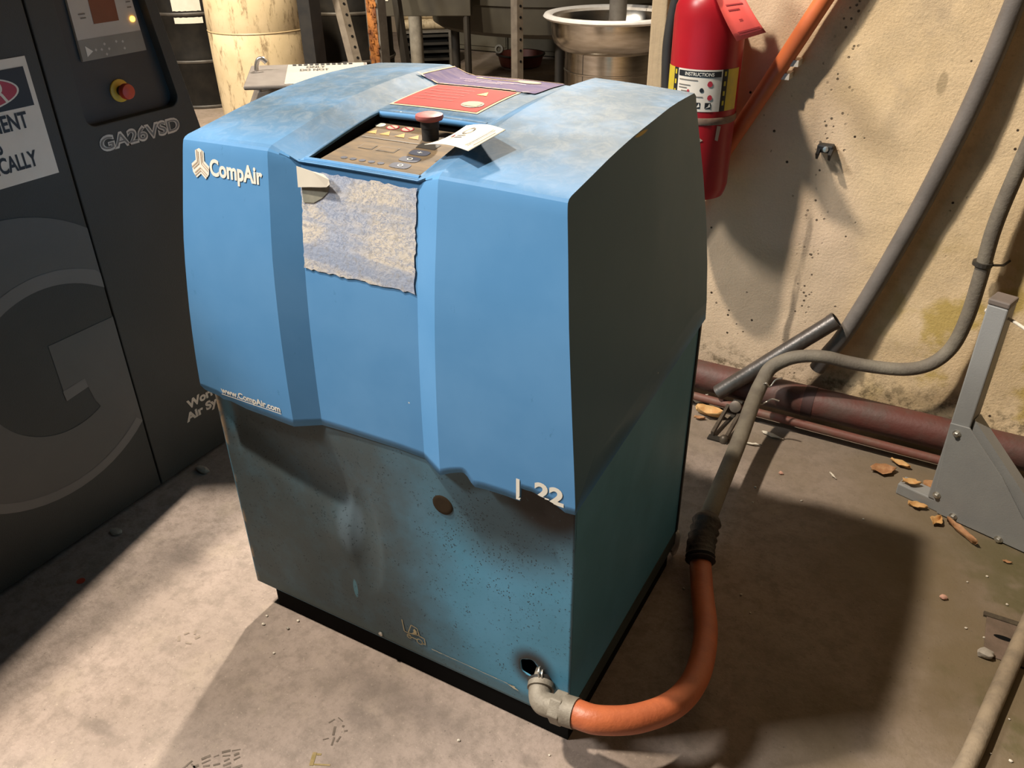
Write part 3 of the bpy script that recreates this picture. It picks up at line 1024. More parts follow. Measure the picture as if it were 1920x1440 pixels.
ps = gridpatch('peeled_sticker', -0.4525, -0.2565, 0.789, 0.929, 30, 22, lambda u, v: chfront(u, v), CRACKLE, comp, 0.0016, 3)
fl = [(-0.4545, 0.934), (-0.425, 0.931), (-0.405, 0.930), (-0.394, 0.925), (-0.392, 0.919), (-0.400, 0.9135), (-0.412, 0.911), (-0.43, 0.909), (-0.4545, 0.905)]
obj('curled_flap', [(a, fy(b) + DEP - 0.004 - 0.008 * (1 - abs(b - 0.922) / 0.02), b) for a, b in fl], [tuple(range(len(fl)))], PAPER, ps, solid=0.0008)
gp = [(-0.4515, 0.907), (-0.400, 0.9145), (-0.403, 0.905), (-0.414, 0.895), (-0.430, 0.886), (-0.4485, 0.884)]
patch('glue_patch', gp, lambda u, v: chfront(u, v, 0.0025), simple('dull_glue', (0.21, 0.21, 0.17), (0.27, 0.26, 0.21), 70, 0.6), ps)

# plug, pictogram, scratches, screw on the cabinet front


def cabf(u, v, lift=0.0012):
    return (u, dent(u, v) - lift, v)


pg = MB()
pgm = Matrix.Rotation(pi / 2, 3, 'X')
pg.lathe([(0.0, 0.0014), (0.012, 0.0013), (0.0165, 0.0012), (0.0185, 0.0003), (0.0185, -0.002)], (-0.2275, dent(-0.2275, 0.44), 0.4405), 28, pgm, cap=False)
pg.build('hole_plug', simple('brown_rubber_plug', (0.032, 0.021, 0.011), (0.025, 0.016, 0.009), 30, 0.8, spec=0.15), comp, smooth=40)
fk = []


def seg(a, b, w=0.0018):
    a, b = Vector(a), Vector(b)
    n = Vector((-(b - a).y, (b - a).x)).normalized() * w / 2
    return [tuple(a - n), tuple(b - n), tuple(b + n), tuple(a + n)]


ox, oz = -0.3335, 0.094
raw = [((0, 0.044), (0.003, 0.016)), ((0.003, 0.016), (0.013, 0.015)), ((0.011, 0.015), (0.020, 0.040)), ((0.020, 0.040), (0.033, 0.037)), ((0.033, 0.037), (0.036, 0.020)),
       ((0.036, 0.020), (0.047, 0.019)), ((0.047, 0.019), (0.048, 0.004)), ((0.048, 0.004), (0.040, 0.005)), ((0.009, 0.009), (0.030, 0.008)), ((0.013, 0.016), (0.034, 0.021))]
for cx, cy, rr in ((0.013, 0.008, 0.0045), (0.036, 0.006, 0.006)):
    e = ellipse(cx, cy, rr, rr, 14)
    raw += [(e[k], e[(k + 1) % 14]) for k in range(14)]
fk = [[(ox + p[0], oz + p[1]) for p in seg(a, b)] for a, b in raw]
fk.append([(ox + p[0], oz + p[1]) for p in [(0.020, 0.019), (0.031, 0.020), (0.031, 0.029), (0.027, 0.034), (0.024, 0.030), (0.024, 0.024)]])
poly_mesh(fk, cabf, 'forklift_pictogram', simple('worn_yellow_ink', (0.42, 0.33, 0.18), (0.3, 0.25, 0.15), 80, 0.6), comp)
scr = []
rnd = random.Random(5)
for k in range(24):
    a = -0.272 + 0.170 * k / 24
    scr.append(seg((a, 0.0945 + rnd.uniform(-0.0004, 0.0004)), (a + 0.0075, 0.0945 + rnd.uniform(-0.0004, 0.0004)), rnd.uniform(0.0006, 0.0018)))
scr.append([(-0.118, 0.094), (-0.108, 0.0955), (-0.098, 0.091), (-0.094, 0.088), (-0.104, 0.0885)])
poly_mesh(scr, cabf, 'paint_scratch', SCRATCH, comp)
MB().lathe([(0.0045, 0), (0.0045, 0.002), (0.002, 0.003)], cabf(-0.387, 0.0735), 12, pgm).build('panel_screw', BOLT, comp, smooth=40)

# ------------------------------------------------------------------ air line: elbow, orange hose, grey hose up the wall
hose = thing('air_hose', (0.09, 0.40, 0), 'orange air hose with metal elbow, taped to a grey hose running up the wall', 'hose')
path = spline([(0.026, -0.036, 0.146), (0.065, -0.030, 0.147), (0.115, 0.010, 0.137), (0.153, 0.080, 0.118), (0.1615, 0.175, 0.092), (0.138, 0.305, 0.056),
               (0.096, 0.420, 0.038), (0.060, 0.515, 0.040)], 12)
oh = MB().tube(path, 0.0225, 20).build('orange_hose', ORANGE, hose, smooth=60)
jp = spline([(0.066, 0.497, 0.042), (0.054, 0.535, 0.058), (0.046, 0.600, 0.088)], 8)
rj = [0.026 + 0.006 * abs(sin(i * 1.7)) for i in range(len(jp))]
rj[0], rj[-1] = 0.0245, 0.0205
MB().tube(jp, rj, 18).build('tape_wrap', TAPE, hose, smooth=60)
gp_ = spline([(0.048, 0.585, 0.086), (0.044, 0.66, 0.098), (0.030, 0.88, 0.106), (0.020, 1.03, 0.132), (0.022, 1.10, 0.157), (0.031, 1.134, 0.182), (0.068, 1.145, 0.213), (0.110, 1.152, 0.229), (0.157, 1.160, 0.234),
              (0.205, 1.172, 0.227), (0.270, 1.184, 0.224), (0.342, 1.195, 0.231), (0.392, 1.212, 0.252), (0.425, 1.225, 0.300), (0.438, 1.225, 0.38), (0.440, 1.225, 0.48),
              (0.438, 1.225, 0.60), (0.448, 1.225, 0.72), (0.47, 1.225, 0.90), (0.50, 1.225, 1.10), (0.53, 1.225, 1.35)], 8)
MB().tube(gp_, [0.0195 - 0.003 * min(1, max(0, (i - 28) / 30)) for i in range(len(gp_))], 16).build('grey_hose', GREYHOSE, hose, smooth=60)
# elbow: collar below the hole, bend, hex nut, ferrule
m = MB()
m.tube(spline([(-0.058, 0.030, 0.143), (-0.051, 0.0, 0.138), (-0.043, -0.022, 0.132), (-0.030, -0.034, 0.133), (-0.008, -0.036, 0.140)], 8), [0.015] * 8 + [0.0190] * 25, 20)
m.build('elbow', FITTING, hose, smooth=50)
MB().tube([(-0.049, -0.005, 0.137), (-0.046, -0.014, 0.135)], [0.0225, 0.0225], 20).build('collar_ring', FITTING, hose, smooth=40)
MB().tube([(-0.052, 0.001, 0.139), (-0.049, -0.005, 0.137)], [0.024, 0.021], 20).build('rubber_seal', BLACKHOSE, hose, smooth=40)
MB().tube([(-0.011, -0.036, 0.1405), (0.009, -0.0362, 0.143)], 0.0270, 6).build('hex_nut', FITTING, hose, bevel=0.002)
MB().tube([(0.008, -0.0362, 0.143), (0.029, -0.036, 0.1465)], 0.0245, 24).build('ferrule', FITTING, hose, smooth=40)
for k in (0, 1):
    MB().tube(spline([(-0.060 + 0.006 * k, 0.012, 0.166 - 0.003 * k), (-0.054 + 0.006 * k, -0.006, 0.166 - 0.003 * k), (-0.049 + 0.006 * k, -0.012, 0.153 - 0.003 * k)], 5), 0.0018, 6).build('clip_wire', WIRE, hose, smooth=60)
# twisted tie wires where the hose turns on to the wall
for pts in ([(0.018, 1.085, 0.150), (0.036, 1.075, 0.168), (0.046, 1.08, 0.158), (0.056, 1.09, 0.176), (0.072, 1.08, 0.190)],
            [(0.018, 1.065, 0.135), (0.036, 1.04, 0.126), (0.050, 1.05, 0.130), (0.062, 1.05, 0.142), (0.080, 1.05, 0.141)]):
    MB().tube(spline(pts, 6), 0.0022, 6).build('tie_wire', WIRE, hose, smooth=60)
MB().tube([(0.4365, 1.225, 0.514), (0.4365, 1.225, 0.523)], 0.0212, 16).build('hose_clip', DARKSTEEL, hose)
MB().tube([(0.4575, 1.222, 0.519), (0.478, 1.24, 0.516), (0.49, 1.275, 0.516)], 0.003, 6).build('clip_pin', DARKSTEEL, hose)

# ------------------------------------------------------------------ charcoal compressor on the left
GX = -1.187
ga = thing('charcoal_compressor', (-1.55, -0.2, 0), 'tall charcoal compressor cabinet with danger sign and big grey letter G', 'compressor')
SEAM = 0.1655
FAR = [(0.0, 0.510), (0.70, 0.512), (0.82, 0.508), (0.954, 0.478), (1.073, 0.449), (1.4, 0.36), (1.72, 0.27)]


def gaf(u, v, lift=0.0010):
    """u = y, v = z on the front"""
    return (GX + lift, u, v)


MB().box((-1.95, -0.70, 0.015), (GX - 0.03, 0.24, 1.28)).build('body', GA_DARK, ga)
MB().box((-1.93, -0.68, 0.0), (GX - 0.02, 0.50, 0.015)).build('plinth', BLACK, ga)
m = MB()
zs = [0.015, 0.4, 0.70, 0.76, 0.82, 0.954, 1.073, 1.28]
prof = [(interp(FAR, zz), zz) for zz in zs]
m.prism([(-1.90, SEAM + 0.05, 0.015)] + [(-1.90, a - 0.02, b) for a, b in prof] + [(-1.90, SEAM + 0.05, 1.28)], (0.68, 0, 0))
m.build('end_panel', GA_DARK, ga)
MB().box((GX - 0.03, -0.70, 0.015), (GX, SEAM - 0.0018, 1.28)).build('door_panel', GA_DARK, ga, bevel=0.003)
# column panel with the recess for the controller: a ring of quads from the outer outline to the rounded opening
R0, R1 = 0.2235, lambda zz: interp([(0.86, 0.4545), (1.075, 0.4235), (1.3, 0.385)], zz)
ZB, ZT, rc = 0.8625, 1.17, 0.022
inner = []
for k in range(7):
    a = pi + pi / 2 * k / 6
    inner.append((R0 + rc + rc * cos(a), ZB + rc + rc * sin(a)))
for k in range(7):
    a = 1.5 * pi + pi / 2 * k / 6
    inner.append((R1(ZB) - rc + rc * cos(a), ZB + rc + rc * sin(a)))
inner += [(R1(1.075), 1.075), (R1(ZT), ZT), (R0, ZT)]
outer = []
outer += [(SEAM + 0.0018, 0.60 - 0.585 * k / 6) for k in range(7)]
outer += [(interp(FAR, 0.015 + 0.735 * k / 6), 0.015 + 0.735 * k / 6) for k in range(7)]
outer += [(interp(FAR, 1.073), 1.073), (interp(FAR, 1.28), 1.28), (SEAM + 0.0018, 1.28)]
n = len(inner)
vs = [(GX, a, b) for a, b in outer] + [(GX, a, b) for a, b in inner] + [(GX - 0.022, a, b) for a, b in inner] + [(GX - 0.035, a, b) for a, b in outer]
fs = []
for k in range(n):
    j = (k + 1) % n
    fs += [(k, j, n + j, n + k), (n + k, n + j, 2 * n + j, 2 * n + k), (k, 3 * n + k, 3 * n + j, j)]
colp = obj('column_panel', vs, fs, GA_DARK, ga, bevel=0.0025)
patchv = [(GX - 0.022, a, b) for a, b in inner]
MB().prism(patchv, (-0.006, 0, 0)).build('control_recess', GA_DEEP, ga)
# controller
ct = MB().prism([(GX - 0.022, 0.262, 0.980), (GX - 0.022, 0.4135, 0.980), (GX - 0.022, 0.400, 1.15), (GX - 0.022, 0.262, 1.15)], (0.006, 0, 0)).build('controller', PANELW, ga)
cx = GX - 0.0155


def cf(u, v, l=0.0):
    return (cx + l, u, v)


patch('keypad', [(0.262, 0.980), (0.4135, 0.980), (0.4105, 1.0185), (0.262, 1.0185)], cf, PANELG, ct)
patch('display', [(0.306, 1.043), (0.3645, 1.043), (0.3645, 1.13), (0.306, 1.13)], cf, SCREEN, ct)
patch('start_key', [(0.274, 0.987), (0.289, 0.9955), (0.274, 1.007)], lambda u, v: cf(u, v, 0.0006), WHITE, ct)
for a, b in ((0.318, 1.005), (0.326, 0.995), (0.318, 0.986), (0.309, 0.996), (0.346, 1.006), (0.361, 1.004), (0.362, 0.991), (0.296, 0.997)):
    patch('arrow_key', [(a - 0.003, b), (a, b - 0.003), (a + 0.003, b), (a, b + 0.003)], lambda u, v: cf(u, v, 0.0006), PANELW, ct)
MB().lathe([(0.0055, -0.002), (0.0055, 0.002), (0.003, 0.0038), (0.0005, 0.004)], (cx, 0.396, 1.042), 14, Matrix.Rotation(pi / 2, 3, 'Y')).build('indicator_lamp', LED, ct, smooth=50)
for a, b, w in ((0.28, 1.055, 0.012), (0.278, 1.062, 0.014), (0.390, 1.063, 0.010), (0.389, 1.073, 0.011)):
    patch('print_mark', [(a, b), (a + w, b), (a + w, b + 0.0022), (a, b + 0.0022)], lambda u, v: cf(u, v, 0.0006), GREYINK, ct)
RY = Matrix.Rotation(pi / 2, 3, 'Y')
es = MB().lathe([(0.0225, -0.002), (0.0225, 0.003), (0.021, 0.004)], (GX - 0.022, 0.331, 0.913), 28, RY).build('emergency_stop', YELLOW, ga, smooth=40)
MB().lathe([(0.010, 0.003), (0.010, 0.018)], (GX - 0.022, 0.331, 0.913), 20, RY).build('stop_stem', BLACK, es, smooth=40)
MB().lathe([(0.012, 0.016), (0.0155, 0.018), (0.0162, 0.024), (0.0145, 0.029), (0.008, 0.031), (0.001, 0.0314)], (GX - 0.022, 0.331, 0.913), 24, RY).build('stop_cap', REDPLASTIC, es, smooth=50)
text('model_lettering', 'GA26VSD', 0.204, 0.0275, lambda u, v: gaf(0.239 + u, 0.8115 + v), SILVER, ga, 0.055)
text('lettering_core', 'GA26VSD', 0.200, 0.0235, lambda u, v: gaf(0.241 + u, 0.8135 + v, 0.0016), simple('dark_letter_core', (0.17, 0.16, 0.145)), ga, -0.002)
text('slogan_lettering', 'World', 0.098, 0.0215, lambda u, v: gaf(0.288 + u, 0.164 + v * 1.0), SILVER, ga, 0.045)
text('slogan_lettering', 'Air Syst', 0.128, 0.0215, lambda u, v: gaf(0.276 + u, 0.132 + v), SILVER, ga, 0.045)
# danger sign
sg = MB().box((GX, -0.137, 0.797), (GX + 0.0015, 0.1375, 1.011)).build('danger_sign', WHITE, ga)


def sf(u, v, l=0.0022):
    return (GX + l, u, v)


patch('header_field', [(-0.128, 0.9265), (0.128, 0.9265), (0.128, 0.9945), (-0.128, 0.9945)], sf, INK, sg)
patch('oval_edge', ellipse(0, 0.9595, 0.1075, 0.0305, 48), lambda u, v: sf(u, v, 0.0028), WHITE, sg)
patch('oval_field', ellipse(0, 0.9595, 0.1035, 0.0275, 48), lambda u, v: sf(u, v, 0.0034), REDINK, sg)
text('sign_lettering', 'DANGER', 0.165, 0.036, lambda u, v: sf(-0.0825 + u, 0.9415 + v, 0.004), WHITE, sg, 0.01)
text('sign_lettering', 'THIS EQUIPMENT', 0.214, 0.0275, lambda u, v: sf(-0.107 + u, 0.8915 + v), INK, sg, 0.026)
text('sign_lettering', 'STARTS', 0.088, 0.0275, lambda u, v: sf(-0.044 + u, 0.8565 + v), INK, sg, 0.026)
text('sign_lettering', 'AUTOMATICALLY', 0.206, 0.0275, lambda u, v: sf(-0.103 + u, 0.8215 + v), INK, sg, 0.026)
# big letter G
oc, orr, ic, irr = (-0.030, 0.440), 0.304, (0.008, 0.432), 0.155
CUT = SEAM - 0.003
a_top = math.acos((CUT - oc[0]) / orr)
a_bot = -math.acos((CUT - oc[0]) / orr)
ia_top = radians(36)
og, ig = [], []
N = 48
for k in range(N + 1):
    a = a_top + (2 * pi - a_top + a_bot) * k / N
    og.append((oc[0] + orr * cos(a), oc[1] + orr * sin(a)))
    b = ia_top + (2 * pi - ia_top + radians(-64)) * k / N
    rr = irr + 0.034 * max(0.0, 1 - (b - ia_top) / radians(75)) ** 2
    ig.append((ic[0] + rr * cos(b), ic[1] + rr * sin(b)))
ig[0] = (CUT, ig[0][1])
vs = [gaf(a, b) for a, b in og + ig]
fs = [(k, k + 1, N + 2 + k, N + 1 + k) for k in range(N)]
n0 = len(vs)
bar = [(CUT, 0.474), (0.008, 0.474), (0.008, 0.343), (0.062, 0.350), (0.068, 0.312), (ig[-1][0], ig[-1][1]), (og[-1][0], og[-1][1])]
vs += [gaf(a, b) for a, b in bar]
fs.append(tuple(range(n0, n0 + len(bar))))
lg = obj('letter_g_logo', vs, fs, GA_LOGO, ga)
ed = []
for k in range(N - 18, N):
    a, b = Vector(og[k]), Vector(og[k + 1])
    c = Vector(oc)
    ed.append([tuple(a), tuple(b), tuple(b + (c - b) * 0.07), tuple(a + (c - a) * 0.07)])
for k in range(0, 16):
    a, b = Vector(ig[k]), Vector(ig[k + 1])
    c = Vector(ic)
    ed.append([tuple(a), tuple(b), tuple(b + (b - c) * 0.18), tuple(a + (a - c) * 0.18)])
ed.append([(0.008, 0.343), (0.062, 0.350), (0.060, 0.372), (0.006, 0.367)])
for part in (ed[:18], ed[18:34], ed[34:]):
    poly_mesh([[(min(u, CUT), v) for u, v in p] for p in part], lambda u, v: gaf(u, v, 0.0016), 'logo_pale_edge', GA_LOGO2, lg)

# ------------------------------------------------------------------ fire extinguisher
EX, EY, ER = -0.2265, 1.14, 0.0795
ext = thing('fire_extinguisher', (EX, EY, 0.61), 'red fire extinguisher with instruction label hanging on the plaster wall', 'fire extinguisher')
pr = [(0.060, 0.612), (0.072, 0.614), (ER - 0.003, 0.626), (ER, 0.640), (ER, 1.012), (0.077, 1.034), (0.068, 1.056), (0.052, 1.072), (0.034, 1.082), (0.024, 1.088), (0.024, 1.105)]
MB().lathe(pr, (EX, EY, 0), 48).build('cylinder', EXTRED, ext, smooth=40)
MB().lathe([(0.020, 1.105), (0.026, 1.11), (0.026, 1.125), (0.018, 1.13), (0.018, 1.15)], (EX, EY, 0), 24).build('valve', BOLT, ext, smooth=40)
m = MB()
m.box((EX - 0.012, EY - 0.14, 1.125), (EX + 0.012, EY + 0.02, 1.135))
m.box((EX - 0.012, EY - 0.13, 1.155), (EX + 0.012, EY + 0.02, 1.165))
m.build('handle_lever', BLACK, ext)
MB().lathe([(ER + 0.0012, 0.792), (ER + 0.0022, 0.794), (ER + 0.0022, 0.806), (ER + 0.0012, 0.808)], (EX, EY, 0), 48, cap=False).build('strap_band', EXTBAND, ext, smooth=40)
MB().box((EX - 0.02, EY + ER - 0.006, 0.79), (EX + 0.02, 1.277, 0.81)).build('wall_bracket', DARKSTEEL, ext)
MB().box((EX - 0.02, EY + ER - 0.006, 1.0), (EX + 0.02, 1.277, 1.02)).build('wall_bracket', DARKSTEEL, ext)
A0 = atan2(-0.8231 - EY, 0.3673 - EX) - 0.14    # label centre: turned a little to the left of the viewer


def cyl(s, v, lift=0.0010):
    a = A0 + s / ER
    return (EX + (ER + lift) * cos(a), EY + (ER + lift) * sin(a), v)


lb = gridpatch('instruction_label', -0.052, 0.052, 0.822, 0.912, 14, 2, cyl, LABELW, ext)
for s0, s1, mt, nm in ((-0.066, -0.052, INK, 'black_stripe'), (0.052, 0.066, INK, 'black_stripe'), (-0.104, -0.066, LABELY, 'yellow_field'), (0.066, 0.104, LABELY, 'yellow_field')):
    gridpatch(nm, s0, s1, 0.822, 0.912, 6, 2, cyl, mt, lb)
for s0 in (-0.0615, 0.0565):
    for k in range(4):
        zz = 0.835 + 0.021 * k
        gridpatch('class_mark', s0, s0 + 0.005, zz, zz + 0.010, 1, 1, lambda u, v: cyl(u, v, 0.0018), LABELY, lb)
gridpatch('heading_bar', -0.049, 0.049, 0.8965, 0.9085, 14, 1, lambda u, v: cyl(u, v, 0.0018), INK, lb)
text('heading_lettering', 'INSTRUCTIONS', 0.064, 0.0072, lambda u, v: cyl(u - 0.032, v + 0.8988, 0.0026), WHITE, lb, 0.012)
for a, b, zz in ((-0.047, -0.002, 0.888), (-0.047, -0.018, 0.877), (-0.047, -0.026, 0.871), (-0.047, 0.012, 0.853), (-0.04, -0.022, 0.864)):
    gridpatch('print_line', a, b, zz, zz + 0.0022, 6, 1, lambda u, v: cyl(u, v, 0.0018), GREYINK, lb)
for (sx, zz, rr, mt) in ((0.025, 0.881, 0.0065, REDINK), (0.027, 0.852, 0.006, REDINK), (0.008, 0.868, 0.005, INK), (-0.022, 0.866, 0.003, REDINK)):
    patch('pictogram', [(sx + rr * 0.9 * cos(w), zz + rr * (1.2 if sin(w) > 0 else 0.8) * sin(w)) for w in [2 * pi * k / 10 for k in range(10)]], lambda u, v: cyl(u, v, 0.0020), mt, lb)
for sx in (-0.005, 0.018):
    patch('pictogram_box', [(sx, 0.829), (sx + 0.013, 0.829), (sx + 0.013, 0.842), (sx, 0.842)], lambda u, v: cyl(u, v, 0.0018), INK, lb)
    patch('pictogram_mark', [(sx + 0.001, 0.830), (sx + 0.012, 0.833), (sx + 0.010, 0.841), (sx + 0.007, 0.834)], lambda u, v: cyl(u, v, 0.0024), WHITE, lb)
# scuffs on the lower part
poly_mesh([[(0.012, 0.765), (0.022, 0.758), (0.012, 0.752)], [(0.052, 0.79), (0.062, 0.788), (0.058, 0.755), (0.05, 0.758)]], lambda u, v: cyl(u, v, 0.0012), 'paint_scuff', simple('pale_scuff', (0.38, 0.28, 0.22)), ext)
# red tag on the extinguisher
rt = thing('inspection_tag', (-0.13, 1.05, 0.98), 'red cardboard inspection tag hanging from the fire extinguisher neck', 'tag')
tp = lambda u, v, l=0: (-0.222 + 0.064 * u + 0.092 * v - 0.028 * u * v * 0 + 0.004 * l, 1.075 - 0.03 * sin(v * 2.2) - 0.022 * u - 0.002 * l - 0.006 * v, 1.098 - 0.118 * v + 0.002 * u + 0.022 * u * v)
vs, fs = [], []
for j in range(9):
    for i in range(5):
        vs.append(tp(i / 4 - 0.1 * (j / 8), j / 8))
for j in range(8):
    for i in range(4):
        k = j * 5 + i
        fs.append((k, k + 1, k + 6, k + 5))
tg = obj('tag_card', vs, fs, REDTAG, rt, smooth=60, solid=0.0006)
for v0, u0, u1 in ((0.45, 0.2, 0.8), (0.53, 0.2, 0.6), (0.88, 0.1, 0.85), (0.92, 0.1, 0.85), (0.70, 0.38, 0.5)):
    obj('print_line', [Vector(tp(a, b)) + Vector((0.0, -0.0016, 0.0006)) for a, b in ((u0, v0), (u1, v0), (u1, v0 + 0.02), (u0, v0 + 0.02))], [(0, 1, 2, 3)], simple('dark_red_ink', (0.35, 0.03, 0.03)), rt)
MB().tube(spline([(-0.195, 1.065, 1.096), (-0.205, 1.085, 1.105), (-0.212, 1.112, 1.10)], 5), 0.001, 5).build('tag_string', WIRE, rt)

# ------------------------------------------------------------------ pipes and hoses on the wall
m = MB().tube(spline([(-0.30, 1.243, 0.44), (-0.214, 1.243, 0.639), (-0.133, 1.243, 0.798), (-0.066, 1.243, 0.930), (-0.009, 1.243, 1.043), (0.08, 1.243, 1.22)], 6), 0.0200, 16)
op = m.build('orange_pipe', ORPIPE, smooth=60)
tag(op, 'orange painted pipe slanting up the wall beside the fire extinguisher', 'pipe')
for zz, xx in ((0.925, -0.062), (0.895, -0.078)):
    MB().box((xx + 0.004, 1.236, zz - 0.022), (xx + 0.022, 1.279, zz - 0.008)).build('pipe_clip', LABELW, op)
m = MB().tube(spline([(0.385, 1.246, 1.30), (0.360, 1.246, 1.065), (0.334, 1.246, 0.871), (0.289, 1.246, 0.656), (0.231, 1.246, 0.434), (0.180, 1.246, 0.268), (0.150, 1.246, 0.20), (0.13, 1.246, 0.15)], 8), 0.0205, 16)
tag(m.build('grey_conduit', DARKHOSE, smooth=60), 'thick dark grey conduit curving down the plaster wall', 'conduit')
m = MB().tube(spline([(-0.345, 1.235, 0.30), (-0.344, 1.235, 0.60), (-0.346, 1.235, 0.80), (-0.352, 1.235, 0.93), (-0.340, 1.235, 1.03), (-0.315, 1.235, 1.10), (-0.29, 1.235, 1.22)], 8), 0.0145, 14)
tag(m.build('black_hose', BLACKHOSE, smooth=60), 'black rubber hose hanging between timber post and fire extinguisher', 'hose')
# steel pipe stub leaning on the floor pipes
rp = thing('steel_pipe_stub', (0.03, 1.15, 0.05), 'open dark steel pipe stub leaning over the red floor pipe', 'pipe')
d = Vector((0.156, 1.222, 0.312)) - Vector((-0.100, 1.150, 0.060))
a = Vector((-0.100, 1.150, 0.060))
vs, fs = [], []
n = 20
up = d.orthogonal().normalized()
w = d.normalized().cross(up)
for q, (s, r) in enumerate(((0, 0.021), (1, 0.021), (1, 0.0185), (0.9, 0.0185))):
    for k in range(n):
        an = 2 * pi * k / n
        vs.append(a + d * s + (up * cos(an) + w * sin(an)) * r)
for q in range(3):
    for k in range(n):
        fs.append((q * n + k, q * n + (k + 1) % n, (q + 1) * n + (k + 1) % n, (q + 1) * n + k))
fs.append(tuple(range(3 * n, 4 * n)))
fs.append(tuple(range(n - 1, -1, -1)))
obj('pipe_wall', vs, fs, STEELPIPE, rp, smooth=40)
MB().tube([a + d * 0.955, a + d * 0.995], 0.0222, 20).build('pipe_collar', STEELPIPE, rp, smooth=40)
vs2 = MB().lathe([(0.0185, 0), (0.0001, 0)], (0, 0, 0), 16, cap=False)
Mq = d.to_track_quat('Z', 'Y').to_matrix()
obj('pipe_mouth', [Mq @ v + a + d * 0.998 for v in vs2.v], vs2.f, VOID, rp)
# floor pipes along the wall
bp = MB().tube([(-0.36 + 0.15 * k, 1.212, 0.066) for k in range(18)], 0.0415, 24).build('red_floor_pipe', REDPIPE, smooth=60)
tag(bp, 'thick dull red pipe lying on the floor along the wall', 'pipe')
MB().tube([(0.118, 1.212, 0.066), (0.146, 1.212, 0.066)], 0.0425, 24).build('pipe_joint', simple('dark_joint', (0.035, 0.015, 0.013), (0.05, 0.02, 0.018), 30, 0.7), bp, smooth=50)
for xx in (-0.25, 0.75, 1.6):
    MB().box((xx - 0.02, 1.18, 0.0), (xx + 0.02, 1.245, 0.028)).build('pipe_support', DARKSTEEL, bp)
sp_ = MB().tube([(-0.36 + 0.2 * k, 1.150 - 0.002 * k, 0.032) for k in range(14)], 0.0115, 14).build('thin_red_pipe', PIPEBROWN, smooth=60)
tag(sp_, 'thin rusty red pipe running in front of the thick floor pipe', 'pipe')
for xx in (-0.20, 0.55, 1.3):
    MB().box((xx - 0.012, 1.135, 0.0), (xx + 0.012, 1.16, 0.021)).build('pipe_support', DARKSTEEL, sp_)
# clamp bracket
cb = thing('pipe_clamp', (-0.045, 1.08, 0), 'dark rusty clamp bracket gripping the thin red pipe', 'clamp')
MB().tube([(-0.055, 1.148, 0.034), (-0.028, 1.147, 0.034)], 0.0195, 8).build('clamp_ring', DARKSTEEL, cb, bevel=0.002)
MB().lathe([(0.016, 0), (0.016, 0.018), (0.010, 0.020)], (-0.040, 1.128, 0.044), 14, Matrix.Rotation(radians(60), 3, 'X')).build('clamp_bolt', simple('brown_steel', (0.13, 0.105, 0.08), (0.09, 0.07, 0.055), 40, 0.5, 0.4), cb, smooth=40)
for xx in (-0.068, -0.030):
    MB().prism([(xx, 1.135, 0.028), (xx + 0.008, 1.135, 0.028), (xx + 0.002, 1.020, 0.004), (xx - 0.006, 1.020, 0.004)], (0, 0, 0.014)).build('clamp_arm', simple('brown_steel', (0.13, 0.1, 0.08)), cb)
MB().lathe([(0.011, 0), (0.011, 0.012), (0.006, 0.018), (0.001, 0.019)], (-0.036, 1.012, 0.002), 12).build('clamp_nut', simple('brown_steel', (0.13, 0.1, 0.08)), cb, smooth=40)
MB().box((-0.078, 1.005, 0), (-0.024, 1.025, 0.005)).build('clamp_foot', DARKSTEEL, cb)
# broken anchor bracket on the wall
wb = thing('wall_anchor', (0.05, 1.275, 0.72), 'small broken black anchor bracket on the plaster wall', 'bracket')
MB().box((0.030, 1.250, 0.714), (0.066, 1.277, 0.732)).build('anchor_plate', BLACK, wb, bevel=0.003)
for xx in (0.032, 0.060):
    MB().prism([(xx, 1.230, 0.716), (xx + 0.007, 1.230, 0.716), (xx + 0.005, 1.245, 0.700), (xx, 1.245, 0.700)], (0, 0.03, 0.012)).build('anchor_claw', BLACK, wb)
MB().lathe([(0.0065, 0), (0.0065, 0.005), (0.003, 0.006)], (0.051, 1.250, 0.724), 12, pgm).build('anchor_bolt', BOLT, wb, smooth=40)

# ------------------------------------------------------------------ grey stand on the right
A = Vector((0.393, 0.992, 0))
E1 = Vector((0.95635, -0.29222, 0))
E2 = Vector((0.29222, 0.95635, 0))


def SP(s, zz, o=0.0):
    return A + E1 * s + E2 * o + Vector((0, 0, zz))


stand = thing('grey_machine_stand', tuple(SP(0.13, 0, 0.03)), 'grey painted steel post with bolted gusset plate standing by the wall', 'stand')


def sbox(s0, s1, z0, z1, o0, o1, name, mat, bev=0.0):
    m = MB()
    p = [SP(s, zz, o) for zz in (z0, z1) for s, o in ((s0, o0), (s1, o0), (s1, o1), (s0, o1))]
    m.add(p, [(0, 3, 2, 1), (4, 5, 6, 7), (0, 1, 5, 4), (1, 2, 6, 5), (2, 3, 7, 6), (3, 0, 4, 7)])
    return m.build(name, mat, stand, bevel=bev)


